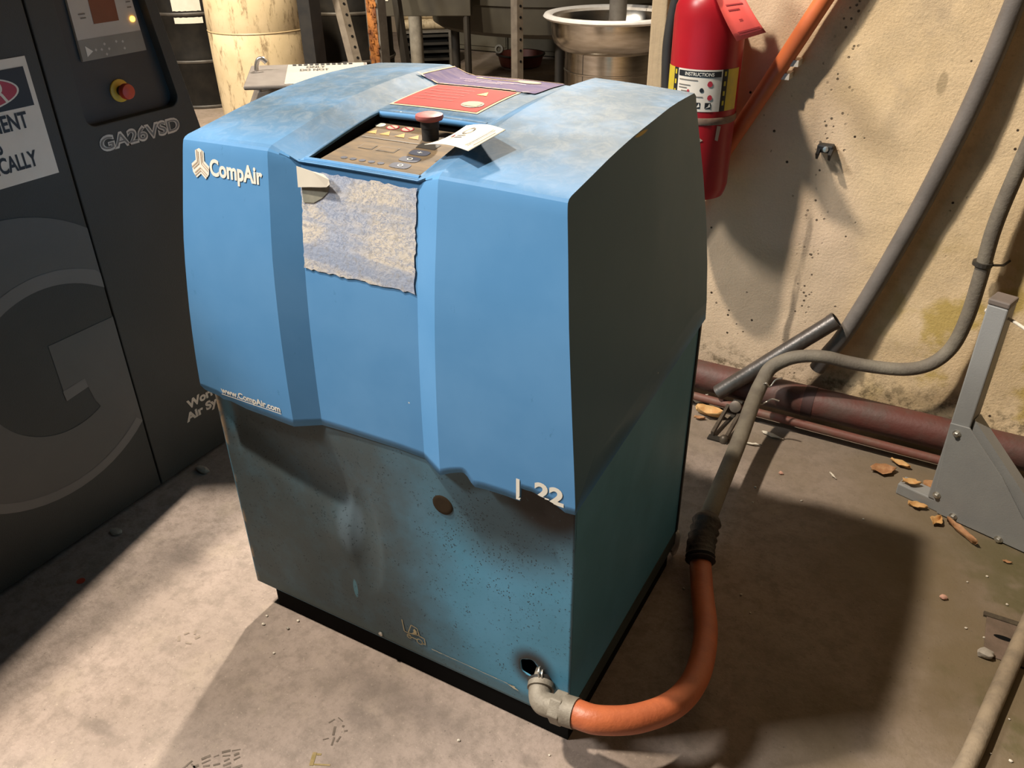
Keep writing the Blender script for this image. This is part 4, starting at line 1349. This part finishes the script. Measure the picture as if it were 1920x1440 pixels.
sbox(0.067, 0.107, 0.030, 0.527, 0.002, 0.050, 'post', STAND, 0.003)
sbox(0.066, 0.108, 0.527, 0.540, 0.001, 0.051, 'post_cap', STANDCAP, 0.003)
gpoly = [(0.068, 0.240), (0.108, 0.245), (0.198, 0.160), (0.262, 0.082), (0.345, -0.0 + 0.004), (0.098, 0.003), (0.082, 0.035)]
MB().prism([SP(s, zz, 0.0015) for s, zz in gpoly], -E2 * 0.0045).build('gusset_plate', STAND, stand, bevel=0.001)
MB().prism([SP(s, zz, 0.056) for s, zz in gpoly], -E2 * 0.0045).build('gusset_plate', STAND, stand, bevel=0.001)
sbox(-0.004, 0.40, 0.0, 0.030, 0.004, 0.046, 'foot_beam', STAND, 0.003)
m = MB()
m.prism([SP(0.109, 0.262, 0.010), SP(0.109, 0.205, 0.010), SP(0.300, 0.030, 0.010), SP(0.355, 0.030, 0.010)], E2 * 0.034)
m.build('brace', STAND, stand)
for s, zz in ((0.087, 0.221), (0.086, 0.050), (0.132, 0.014), (0.232, 0.008)):
    c = SP(s, zz, -0.003)
    Mb = (-E2).to_track_quat('Z', 'Y').to_matrix()
    b = MB().lathe([(0.0088, 0), (0.0088, 0.0015)], c, 16, Mb).build('washer', BOLT, stand, smooth=40)
    MB().lathe([(0.0062, 0.0015), (0.0062, 0.006), (0.004, 0.0075)], c, 6, Mb).build('bolt_head', BOLT, stand)
MB().lathe([(0.0045, 0), (0.0045, 0.004), (0.002, 0.005)], SP(0.066, 0.505, 0.02), 8, (-E1).to_track_quat('Z', 'Y').to_matrix()).build('side_bolt', CHIP, stand)
MB().tube(spline([SP(0.106, 0.500, 0.025), SP(0.125, 0.497, 0.02), SP(0.150, 0.492, 0.012)], 4), 0.0035, 8).build('cable_end', CHIP, stand, smooth=50)

# ------------------------------------------------------------------ white service tag on the blue hood
sv = thing('service_tag', (-0.21, 0.10, 0.965), 'white card tag with handwritten OIL lying on the blue compressor hood by its stop button', 'tag')


def tagp(u, v, l=0.0):
    """u along the card towards the right panel, v from front edge to back edge"""
    a, b, c, d_ = Vector((-0.288, 0.100, 0.9665)), Vector((-0.185, 0.0475, 0.980)), Vector((-0.166, 0.108, 0.9945)), Vector((-0.262, 0.166, 0.980))
    p = (a * (1 - u) + b * u) * (1 - v) + (d_ * (1 - u) + c * u) * v
    p.z += 0.006 * sin(u * 2.6) - 0.004 * sin(pi * v) * (1 - u) + l
    return p


vs, fs = [], []
for j in range(7):
    for i in range(13):
        vs.append(tagp(i / 12, j / 6))
for j in range(6):
    for i in range(12):
        k = j * 13 + i
        fs.append((k, k + 1, k + 14, k + 13))
obj('tag_card', vs, fs, PAPER, sv, smooth=60, solid=0.0006)
text('handwriting', 'OIL', 0.56, 0.22, lambda u, v: tagp(0.28 + v, 0.84 - u, 0.0010), GREYINK, sv, 0.0)
for v0 in (0.15, 0.32):
    pass
for u0, a0, a1 in ((0.82, 0.12, 0.88), (0.865, 0.12, 0.88), (0.93, 0.2, 0.8), (0.12, 0.5, 0.95), (0.17, 0.5, 0.9)):
    obj('print_line', [tagp(a, b, 0.0008) for a, b in ((u0, a0), (u0 + 0.014, a0), (u0 + 0.014, a1), (u0, a1))], [(0, 1, 2, 3)], GREYINK, sv)
obj('print_mark', [tagp(a, b, 0.0008) for a, b in ((0.16, 0.45), (0.21, 0.45), (0.21, 0.56), (0.16, 0.56))], [(0, 1, 2, 3)], REDINK, sv)
obj('print_mark', [tagp(a, b, 0.0008) for a, b in ((0.13, 0.16), (0.16, 0.16), (0.20, 0.34), (0.17, 0.34))], [(0, 1, 2, 3)], INK, sv)

# ------------------------------------------------------------------ background: drums


def drum(name, c, r, h, mat, ringmat, label, group=None, rings=(0.30, 0.59)):
    th = thing(name, (c[0], c[1], 0), label, 'drum', group)
    pr = [(r * 0.97, 0.002), (r, 0.012), (r, rings[0] - 0.03), (r + 0.010, rings[0]), (r, rings[0] + 0.03), (r, rings[1] - 0.03), (r + 0.010, rings[1]), (r, rings[1] + 0.03), (r, h - 0.01), (r * 0.985, h), (r * 0.965, h - 0.012), (0.001, h - 0.012)]
    MB().lathe(pr, (c[0], c[1], 0), 48).build('drum_body', mat, th, smooth=40)
    for zz in rings + (0.012, h - 0.01):
        k = 0.011 if zz in rings else 0.003
        MB().lathe([(r + k - 0.003, zz - 0.010), (r + k + 0.001, zz - 0.004), (r + k + 0.001, zz + 0.004), (r + k - 0.003, zz + 0.010)], (c[0], c[1], 0), 48, cap=False).build('rolling_ring', ringmat, th, smooth=40)
    return th


b1 = drum('steel_drum', (-4.45, 3.42), 0.285, 0.88, BLACKDRUM, DRUMRING, 'black steel drum with white paper label behind the charcoal compressor', 'black drums')
drum('steel_drum', (-3.50, 3.85), 0.285, 0.88, BLACKDRUM, DRUMRING, 'black steel drum right of the cream plastic drum', 'black drums')
cdm = thing('plastic_drum', (-3.464, 3.0, 0), 'stained cream plastic drum between two black drums', 'drum')
r = 0.283
MB().lathe([(r * 0.9, 0.0), (r * 0.97, 0.02), (r, 0.07), (r + 0.004, 0.30), (r + 0.006, 0.44), (r + 0.006, 0.575), (r + 0.0035, 0.582), (r + 0.006, 0.589), (r + 0.002, 0.75), (r * 0.96, 0.90), (r * 0.9, 0.93), (0.001, 0.93)], (-3.464, 3.0, 0), 48).build('drum_body', CREAM, cdm, smooth=50)
MB().lathe([(r + 0.0055, 0.577), (r + 0.0085, 0.582), (r + 0.0055, 0.587)], (-3.464, 3.0, 0), 48, cap=False).build('seam_line', simple('grimy_seam', (0.36, 0.27, 0.15)), cdm, smooth=40)


def dcyl(c, r, s, v):
    a = atan2(-0.8231 - c[1], 0.3673 - c[0]) + s / r
    return (c[0] + r * cos(a), c[1] + r * sin(a), v)


gridpatch('paper_label', -0.12, 0.06, 0.535, 0.72, 6, 1, lambda u, v: dcyl((-4.45, 3.42), 0.2885, u - 0.02, v), PAPER, b1)

# grey steel cart with a paper sign, right behind the hood
cart = thing('steel_cart', (-1.32, 1.05, 0), 'grey steel cart with paper notice on its top behind the blue compressor', 'cart')
m = MB()
P = [(-1.46, 0.905, 0.798), (-1.17, 1.105, 0.798), (-1.37, 1.345, 0.80), (-1.66, 1.14, 0.80)]
m.prism([(a, b, 0.10) for a, b, c in P], (0, 0, 0.64))
m.build('cart_body', STEELGREY, cart, bevel=0.01)
MB().prism([(a, b, c - 0.012) for a, b, c in P], (0, 0, 0.012)).build('cart_top', STEELGREY, cart, bevel=0.004)
for a, b, c in P:
    a, b = -1.415 + (a + 1.415) * 0.8, 1.124 + (b - 1.124) * 0.8
    MB().box((a - 0.015, b - 0.015, 0), (a + 0.015, b + 0.015, 0.10)).build('leg', DARKSTEEL, cart)


def ctop(u, v, l=0.001):
    q = [Vector(p) for p in P]
    p = (q[0] * (1 - u) + q[1] * u) * (1 - v) + (q[3] * (1 - u) + q[2] * u) * v
    p.z += l
    return p


ns = obj('paper_notice', [ctop(a, b) for a, b in ((0.32, 0.02), (0.97, 0.02), (0.97, 0.97), (0.32, 0.97))], [(0, 1, 2, 3)], simple('notice_paper', (0.36, 0.33, 0.28), (0.33, 0.30, 0.25), 12, 0.9, spec=0.05), cart)
for k, (s, w) in enumerate((('ONLY', 0.20), ('DO NOT', 0.30))):
    text('notice_lettering', s, w * 0.8, 0.08, lambda u, v, k=k, w=w: ctop(0.58 - w / 2 + u, 0.74 - 0.14 * k + v, 0.003), INK, ns, 0.02)
for k in range(11):
    a = 0.36 + 0.048 * k
    obj('print_mark', [ctop(p, q, 0.003) for p, q in ((a, 0.885), (a + 0.034, 0.885), (a + 0.034, 0.93), (a, 0.93))], [(0, 1, 2, 3)], INK, ns)
MB().tube(spline([(-1.585, 1.085, 0.30), (-1.585, 1.085, 0.72), (-1.583, 1.086, 0.800), (-1.576, 1.090, 0.828), (-1.566, 1.097, 0.833), (-1.556, 1.104, 0.822)], 6), 0.007, 10).build('bent_handle', CHROME, cart, smooth=60)
MB().box((-1.59, 1.05, 0.30), (-1.50, 1.09, 0.32)).build('handle_bracket', DARKSTEEL, cart)

# ------------------------------------------------------------------ background: posts, tank, kettle


def angle_bar(name, p0, p1, w, mat, label, cat, holes=True, group=None, right=Vector((0.85, 0.52, 0))):
    """slotted angle: two flanges along p0-p1"""
    p0, p1 = Vector(p0), Vector(p1)
    fwd = Vector((0.5, -0.85, 0)).normalized()
    th = thing(name, (p0.x, p0.y, 0), label, cat, group)
    for s, q in ((-1, 'flange'), (1, 'flange')):
        a = (right * s + fwd * -0.55).normalized() * w
        t = 0.004
        n = a.cross(p1 - p0).normalized() * t
        MB().prism([p0, p0 + a, p1 + a, p1], n).build(q, mat, th)
    if holes:
        a = (right + fwd * -0.55).normalized() * w
        nn = -a.cross(p1 - p0).normalized()
        if nn.y > 0:
            nn = -nn
        L = (p1 - p0).length
        k = 0.45
        while k < 1.0:
            c = p0 + (p1 - p0) * k + a * 0.55 + nn * 0.0055
            MB().lathe([(0.007, -0.001), (0.007, 0.001)], c, 8, nn.to_track_quat('Z', 'Y').to_matrix()).build('slot_hole', VOID, th)
            k += 0.055 / L
    return th


angle_bar('slotted_upright', (-2.30, 2.55, 0.0), (-2.79, 2.86, 1.05), 0.040, SLOTTED, 'leaning slotted steel angle in front of the right black drum', 'shelf upright')
th = thing('rusty_post', (-2.57, 2.95, 0), 'square post with flaking orange rust behind the blue compressor', 'post')
MB().box((-2.615, 2.93, 0), (-2.535, 3.0, 1.1)).build('post_body', FADEDGREY, th)
rnd = random.Random(11)
m = MB()
for k in range(70):
    zz = rnd.uniform(0.40, 0.95)
    xx = rnd.uniform(-2.605, -2.55)
    s = rnd.uniform(0.006, 0.016)
    yv = 2.928
    m.add([(xx - s, yv, zz - s), (xx + s, yv - rnd.uniform(0.002, 0.012), zz - s * 0.6), (xx + s * 0.7, yv - rnd.uniform(0.004, 0.014), zz + s), (xx - s * 0.8, yv, zz + s * 0.9)], [(0, 1, 2, 3)])
tag(m.build('rust_flakes', RUST, th), kind='stuff')
MB().box((-2.607, 2.926, 0.35), (-2.548, 2.931, 1.08)).build('rust_face', RUST, th)
tag(MB().tube([(-2.40, 3.02, 0), (-2.60, 3.19, 0.72), (-2.69, 3.26, 1.05)], 0.026, 4).build('dark_strut', DARKSTEEL), 'dark leaning steel strut right of the rusty post', 'strut')
tag(MB().box((-2.80, 2.62, 0), (-2.72, 2.70, 1.1)).build('dark_column', BLACK), 'black square column between slotted angle and rusty post', 'column')
angle_bar('slotted_upright', (-1.905, 3.28, 0.0), (-1.975, 3.41, 1.0), 0.036, SLOTTED, 'pale slotted steel angle leg left of the stainless kettle', 'shelf upright')
# olive vessel and cabinet behind it
tk = thing('olive_tank', (-2.30, 4.55, 0), 'wide dark olive round tank on legs left of the kettle', 'tank')
MB().lathe([(0.30, 0.44), (0.62, 0.455), (0.80, 0.485), (0.84, 0.51), (0.855, 0.60), (0.86, 0.66), (0.875, 0.665), (0.875, 1.05), (0.4, 1.06)], (-2.35, 4.65, 0), 56).build('tank_shell', OLIVE, tk, smooth=40)
for a in (0.4, 2.0, 3.6, 5.2):
    MB().tube([(-2.35 + 0.7 * cos(a), 4.65 + 0.7 * sin(a), 0), (-2.35 + 0.7 * cos(a), 4.65 + 0.7 * sin(a), 0.48)], 0.03, 10).build('leg', DARKSTEEL, tk, smooth=50)
bx = thing('switch_box', (-2.7, 3.5, 0), 'dark flat steel locker on legs with white tag behind the rusty post', 'cabinet')
m = MB()
q0, q1 = Vector((-2.95, 3.38, 0)), Vector((-2.41, 3.64, 0))
dd = (q1 - q0).normalized()
nn = Vector((-dd.y, dd.x, 0))
m.prism([q0 + Vector((0, 0, 0.622)), q1 + Vector((0, 0, 0.622)), q1 + nn * 0.10 + Vector((0, 0, 0.622)), q0 + nn * 0.10 + Vector((0, 0, 0.622))], (0, 0, 0.5))
m.build('box_body', OLIVE, bx, bevel=0.004)
for q in (q0 + dd * 0.03 + nn * 0.02, q1 - dd * 0.03 + nn * 0.02, q0 + dd * 0.03 + nn * 0.08, q1 - dd * 0.03 + nn * 0.08):
    MB().tube([q, q + Vector((0, 0, 0.625))], 0.018, 8).build('leg', DARKSTEEL, bx)
c = q0 + dd * 0.06 - nn * 0.002
MB().prism([c + Vector((0, 0, 0.705)), c + dd * 0.06 + Vector((0, 0, 0.705)), c + dd * 0.06 + Vector((0, 0, 0.75)), c + Vector((0, 0, 0.75))], -nn * 0.002).build('white_tag', PAPER, bx)
for h_ in (0.636, 0.690):
    MB().lathe([(0.006, 0), (0.006, 0.003), (0.002, 0.005)], q0 + dd * 0.085 + Vector((0, 0, h_)) - nn * 0.001, 8, (-nn).to_track_quat('Z', 'Y').to_matrix()).build('rivet', BOLT, bx)
tag(MB().tube([(-3.10, 4.05, 0), (-3.10, 4.05, 0.56)], 0.045, 16).build('grey_bottle_post', simple('pale_grey_pipe', (0.34, 0.31, 0.26), (0.22, 0.20, 0.17), 14, 0.5), smooth=50), 'short pale grey pipe standing under the dark locker', 'pipe')

# far panels along the back
for k, (x0, x1, h_) in enumerate(((-4.25, -3.48, 0.62), (-3.47, -2.72, 0.62))):
    th = thing('olive_cabinet', ((x0 + x1) / 2, 6.0, 0), ('olive grey steel cabinet behind the wooden crate', 'olive grey steel cabinet behind the red bucket')[k], 'cabinet', 'olive cabinets at the back')
    MB().box((x0, 5.95, 0.01), (x1, 6.4, 1.1)).build('cabinet_body', OLIVEPANEL, th, bevel=0.004)
    MB().box((x0 + 0.01, 5.94, 0.05), (x1 - 0.01, 5.95, 1.08)).build('door', OLIVEPANEL, th, bevel=0.003)
    MB().box((x0 + 0.03, 5.97, 0.0), (x1 - 0.03, 6.38, 0.012)).build('plinth', BLACK, th)

# crate with slatted sides, rolls on it
cr = thing('slatted_crate', (-3.83, 5.30, 0), 'dark slatted tool crate on the floor behind the blue compressor', 'crate')
cm = Matrix.Translation((-3.86, 5.25, 0)) @ Matrix.Rotation(radians(38), 4, 'Z')
for sx in (-1, 1):
    for sy in (-1, 1):
        MB().box((sx * 0.19 - 0.012, sy * 0.16 - 0.012, 0.0), (sx * 0.19 + 0.012, sy * 0.16 + 0.012, 0.27), cm).build('corner_bar', FADEDGREY, cr)
for zz in (0.05, 0.11, 0.17, 0.23):
    MB().box((0.178, -0.15, zz), (0.190, 0.15, zz + 0.024), cm).build('slat', DARKSTEEL, cr)
    MB().box((-0.18, -0.170, zz), (0.18, -0.158, zz + 0.020), cm).build('slat', DARKSTEEL, cr)
MB().box((-0.20, -0.17, 0.262), (0.20, 0.17, 0.274), cm).build('crate_lid', FADEDGREY, cr)
MB().box((-0.17, -0.14, 0.01), (0.17, 0.14, 0.25), cm).build('crate_core', VOID, cr)
for k, (dz, dy) in enumerate(((0.315, 0.03), (0.315, -0.06), (0.385, -0.015))):
    m = MB().tube([cm @ Vector((-0.17, dy, dz)), cm @ Vector((0.16, dy, dz))], 0.040, 16)
    tag(m.build('cream_roll', CREAM, smooth=50), ('cream paper roll lying at the rear on the slatted crate', 'cream paper roll lying in front on the slatted crate', 'topmost cream paper roll on the slatted crate')[k], 'roll', 'rolls on the crate')
# red bucket and pail
bk = thing('red_bucket', (-3.10, 5.52, 0), 'dull red bucket with dark rim on the floor by the slotted leg', 'bucket')
MB().lathe([(0.15, 0.0), (0.165, 0.01), (0.185, 0.08), (0.195, 0.088), (0.195, 0.10), (0.182, 0.10), (0.165, 0.03), (0.001, 0.03)], (-3.10, 5.50, 0), 32).build('bucket_body', REDBUCKET, bk, smooth=40)
MB().lathe([(0.193, 0.088), (0.202, 0.092), (0.202, 0.102), (0.193, 0.104)], (-3.10, 5.50, 0), 32, cap=False).build('bucket_rim', DARKSTEEL, bk, smooth=40)
tr = thing('tape_roll', (-3.22, 5.36, 0.105), 'pale roll of tape standing on the rim of the red bucket', 'tape')
Mr = Matrix.Rotation(radians(78), 3, 'X') @ Matrix.Rotation(0.3, 3, 'Y')
MB().lathe([(0.020, -0.02), (0.034, -0.02), (0.034, 0.02), (0.020, 0.02), (0.020, -0.02)], (-3.22, 5.36, 0.142), 20, Mr, cap=False).build('tape_ring', simple('pale_tape', (0.40, 0.37, 0.30), (0.3, 0.28, 0.22), 40, 0.6), tr, smooth=40)

# stainless kettle
kt = thing('stainless_kettle', (-1.40, 3.40, 0), 'stainless steel kettle bowl with wide bright rim on a cylindrical base', 'kettle')
kc = (-1.425, 3.43, 0)
MB().lathe([(0.235, 0.535), (0.27, 0.545), (0.302, 0.575), (0.315, 0.62), (0.318, 0.690), (0.312, 0.690), (0.300, 0.62), (0.25, 0.57), (0.001, 0.56)], kc, 64).build('bowl', STAINLESS, kt, smooth=50)
MB().lathe([(0.312, 0.684), (0.345, 0.688), (0.358, 0.699), (0.350, 0.711), (0.330, 0.714), (0.310, 0.702), (0.312, 0.684)], kc, 64, cap=False).build('rim', RIMSTEEL, kt, smooth=50)
MB().lathe([(0.243, 0.0), (0.243, 0.435), (0.247, 0.438), (0.247, 0.444), (0.243, 0.447), (0.243, 0.545)], kc, 64).build('base_cylinder', STAINLESS, kt, smooth=30)
a = atan2(-0.8231 - kc[1], 0.3673 - kc[0]) - 0.62
MB().tube([(kc[0] + 0.2432 * cos(a), kc[1] + 0.2432 * sin(a), 0.02), (kc[0] + 0.2432 * cos(a), kc[1] + 0.2432 * sin(a), 0.545)], 0.0016, 6).build('seam', INK, kt)
MB().lathe([(0.001, 0.60), (0.045, 0.60), (0.045, 1.15)], (-1.43, 3.50, 0), 20).build('agitator_shaft', FADEDGREY, kt, smooth=40)

# ------------------------------------------------------------------ floor details


def flat_leaf(name, c, L, W, rot, mat, label, seed, cat='leaf', group='dry leaves on the floor', lift=0.012):
    rnd = random.Random(seed)
    vs, fs = [], []
    n, mcol = 7, 5
    for j in range(n):
        s = j / (n - 1)
        wj = W * (sin(pi * min(1, s * 0.94 + 0.05)) ** 0.8) * rnd.uniform(0.75, 1.15)
        for i in range(mcol):
            q = i / (mcol - 1) - 0.5
            xx = (s - 0.5) * L + rnd.uniform(-0.06, 0.06) * L
            yy = q * wj
            zz = 0.0015 + lift * (abs(q) * 1.4 + 0.5 * (s - 0.5) ** 2 * 2) + rnd.uniform(0, 0.003)
            vs.append((c[0] + xx * cos(rot) - yy * sin(rot), c[1] + xx * sin(rot) + yy * cos(rot), (c[2] if len(c) > 2 else 0) + zz))
    for j in range(n - 1):
        for i in range(mcol - 1):
            k = j * mcol + i
            fs.append((k, k + 1, k + mcol + 1, k + mcol))
    o = obj(name, vs, fs, mat, smooth=60, solid=0.0005)
    return tag(o, label, cat, group)


flat_leaf('dry_leaf', (0.352, 1.072), 0.060, 0.044, 0.5, LEAF2, 'broad brown dry leaf left of the stand foot, by the thin pipe', 1)
flat_leaf('dry_leaf', (0.385, 1.118), 0.050, 0.020, -0.3, LEAF, 'narrow tan leaf touching the thin red pipe near the stand', 2)
flat_leaf('dry_leaf', (0.418, 1.005, 0.030), 0.040, 0.024, 0.2, LEAF, 'small pale leaf lying on the stand foot beam', 3)
flat_leaf('dry_leaf', (0.462, 1.060), 0.045, 0.034, 0.9, LEAF2, 'curled leaf behind the stand foot beam beside the gusset', 4)
flat_leaf('dry_leaf', (0.442, 0.962), 0.042, 0.024, 0.1, LEAF, 'pale leaf in front of the stand foot beam', 5)
flat_leaf('dry_leaf', (0.488, 0.925), 0.036, 0.028, 1.2, LEAF, 'crumpled leaf by the gusset plate lower corner', 6)
flat_leaf('dry_leaf', (0.540, 0.906), 0.082, 0.018, -0.75, LEAF2, 'long rolled brown leaf pointing at the viewer from the gusset plate', 7, lift=0.02)
flat_leaf('dry_leaf', (0.635, 0.856), 0.018, 0.008, 0.1, LEAF2, 'tiny orange leaf fragment on the floor at the right edge', 8, lift=0.004)
flat_leaf('dry_leaf', (-0.107, 1.112), 0.075, 0.045, 0.0, LEAF, 'golden crumpled leaf beside the blue compressor rear corner', 9, lift=0.03)
flat_leaf('dry_leaf', (-0.150, 1.165), 0.040, 0.030, 0.6, CHIP, 'pale curled leaf between the two red pipes', 10, lift=0.03)
flat_leaf('dry_leaf', (-0.125, 1.085), 0.030, 0.014, 0.3, LEAF2, 'small leaf scrap in front of the golden leaf', 12, lift=0.01)
flat_leaf('paper_scrap', (0.036, 1.032), 0.046, 0.008, 0.2, CHIP, 'thin pale scrap right of the pipe clamp', 11, 'scrap', 'scraps on the floor', 0.006)
flat_leaf('paper_scrap', (0.246, 0.992), 0.026, 0.006, -0.8, CHIP, 'thin white splinter on the floor in front of the red pipes', 13, 'scrap', 'scraps on the floor', 0.004)
flat_leaf('paper_scrap', (0.070, 1.098), 0.060, 0.016, -0.2, CHIP, 'pale strip under the thin pipe right of the grey hose', 14, 'scrap', 'scraps on the floor', 0.004)
flat_leaf('paper_scrap', (-0.1, 1.135), 0.026, 0.014, 0.4, PINKINK, 'pinkish scrap just above the golden leaf', 15, 'scrap', 'scraps on the floor', 0.006)


def pebble(name, c, r, mat, label, seed, cat='pebble', group='pebbles on the floor', sq=(1, 0.8, 0.7)):
    bm = bmesh.new()
    bmesh.ops.create_icosphere(bm, subdivisions=2, radius=1)
    rnd = Vector((seed * 3.7, seed * 1.3, 0))
    for v in bm.verts:
        k = 1 + 0.35 * noise.noise(v.co * 1.3 + rnd)
        v.co = Vector((v.co.x * sq[0], v.co.y * sq[1], v.co.z * sq[2])) * k * r
    zmin = min(v.co.z for v in bm.verts)
    vs = [(v.co.x + c[0], v.co.y + c[1], v.co.z - zmin) for v in bm.verts]
    bm.verts.index_update()
    fs = [tuple(v.index for v in f.verts) for f in bm.faces]
    bm.free()
    return tag(obj(name, vs, fs, mat, smooth=35), label, cat, group)


pebble('pebble', (0.525, 0.677), 0.0075, PINKSTONE, 'small pink pebble in the open floor right of the shadow', 1)
pebble('pebble', (0.609, 0.553), 0.0135, STONE, 'grey angular stone beside the floor cover', 2, sq=(1.1, 0.8, 0.7))
pebble('pebble', (0.131, 0.944), 0.0055, PINKSTONE, 'tiny pink pebble in front of the thin pipe', 3)
pebble('pebble', (-1.154, 0.262), 0.014, STONE, 'grey stone at the foot of the charcoal compressor below the slogan', 4, sq=(1.6, 0.7, 0.6))
pebble('pebble', (-1.150, 0.0), 0.011, STONE, 'dim flat stone in the shadow of the charcoal compressor', 5, sq=(1.5, 0.9, 0.4))
pebble('pebble', (-0.604, -0.030), 0.0035, STONE, 'tiny dark pebble in front of the blue cabinet left corner', 6)
pebble('foam_chunk', (-0.004, 0.532), 0.026, FOAM, 'white speckled foam chunk at the blue compressor rear bottom corner', 7, 'foam', None, (0.45, 0.6, 1.5))
rnd = random.Random(3)
spots = [(0.565, 0.752), (0.572, 0.612), (0.605, 0.603), (0.60, 0.79), (0.64, 0.72), (0.605, 0.36), (0.63, 0.33), (0.66, 0.33), (0.655, 0.42), (0.10, 0.80), (-0.655, -0.045), (-0.665, -0.025), (-0.60, -0.005),
         (-0.585, -0.09), (-0.17, -0.08), (-0.02, -0.03), (0.20, 0.86), (0.09, 0.86), (0.34, 0.86), (0.12, 0.42), (0.05, 0.45), (0.19, 0.45), (0.16, 0.49)]
for k, (a, b) in enumerate(spots):
    where = ('floor near the weathered grey floor hose' if a > 0.5 else 'floor in front of the blue cabinet' if b < 0 else 'floor between the blue compressor and the red pipes')
    pebble('floor_chip', (a, b), rnd.uniform(0.0018, 0.0034), CHIP, 'tiny pale chip on the ' + where, 20 + k, 'chip', 'pale chips on the ' + where)
tag(MB().lathe([(0.004, 0.0), (0.009, 0.0008), (0.0088, 0.0012), (0.001, 0.0016)], (-1.087, -0.141, 0), 14).build('red_disc', REDPLASTIC, smooth=40), 'small flat red disc on the floor near the charcoal compressor', 'disc')

# grey hose lying at the lower right, floor cover
m = MB().tube(spline([(0.545, 0.12, 0.016), (0.592, 0.27, 0.016), (0.628, 0.44, 0.016), (0.665, 0.615, 0.016), (0.72, 0.86, 0.016), (0.78, 1.02, 0.016)], 8), 0.0155, 14)
tag(m.build('grey_floor_hose', RODGREY, smooth=60), 'weathered grey hose lying on the floor at the lower right', 'hose')
fc = thing('floor_cover', (0.70, 0.61, 0), 'rusty square floor cover with a slot under the grey floor hose', 'cover')
MB().box((0.606, 0.557, 0.0), (0.80, 0.668, 0.003)).build('cover_plate', COVER, fc, bevel=0.001)
obj('slot', [(0.638 + 0.018 * cos(w), 0.617 + 0.006 * sin(w), 0.0034) for w in [2 * pi * k / 16 for k in range(16)]], [tuple(range(16))], VOID, fc)
MB().box((0.600, 0.664, 0.0), (0.80, 0.676, 0.005)).build('frame_bar', simple('dark_cover_edge', (0.06, 0.045, 0.03), (0.1, 0.08, 0.05), 60, 0.9), fc)

# boot prints: marks on the concrete


def bars(name, c, rot, rects, mat):
    m = MB()
    for (a, b, w, h_, r) in rects:
        for_pts = [(-w / 2, -h_ / 2), (w / 2, -h_ / 2), (w / 2, h_ / 2), (-w / 2, h_ / 2)]
        pts = []
        for p, q in for_pts:
            p2, q2 = a + p * cos(r) - q * sin(r), b + p * sin(r) + q * cos(r)
            pts.append((c[0] + p2 * cos(rot) - q2 * sin(rot), c[1] + p2 * sin(rot) + q2 * cos(rot), 0.0007))
        m.add(pts, [(0, 1, 2, 3)])
    return m.build(name, mat, floor)


rnd = random.Random(21)
tread = []
for r_ in range(5):
    for k in range(6):
        if rnd.random() < 0.85:
            tread.append((r_ * 0.0165 - 0.033, k * 0.0085 - 0.02 + 0.003 * (r_ % 2), 0.0140 * rnd.uniform(0.6, 1.1), 0.0036 * rnd.uniform(0.5, 1.4), rnd.uniform(-0.3, 0.3)))
bars('boot_print', (-0.500, -0.318), 0.85, tread, MARK)
bars('boot_print', (-0.548, -0.344), 1.1, [(0, 0, 0.03, 0.003, 0.3), (0.014, -0.010, 0.003, 0.02, 0.3), (0.02, -0.02, 0.022, 0.004, -0.7)], MARK)
bars('boot_print', (-0.372, -0.168), 0.3, [(0, 0, 0.004, 0.018, 0.2), (0.006, -0.02, 0.003, 0.016, 0.1), (0.014, -0.014, 0.003, 0.012, -0.2), (-0.008, -0.018, 0.010, 0.002, 0.5), (0.02, 0.004, 0.006, 0.003, 0.4), (0.012, 0.012, 0.004, 0.004, 0),
     (-0.012, 0.018, 0.012, 0.0025, 0.9), (0.002, 0.024, 0.012, 0.002, -0.5)], MARK)
bars('floor_mark', (-0.368, -0.228), 0.45, [(0, 0, 0.007, 0.025, 0), (0.018, -0.010, 0.028, 0.003, 0), (0.008, 0.009, 0.008, 0.004, 0)], MARK2)
bars('boot_print', (-0.776, -0.152), 0.6, [(0, 0, 0.006, 0.014, 0.2), (0.012, 0.012, 0.010, 0.004, 0.4), (0.028, 0.014, 0.004, 0.012, 0), (0.036, 0.0, 0.010, 0.006, 0.5), (0.022, -0.014, 0.012, 0.003, -0.3)], MARK3)
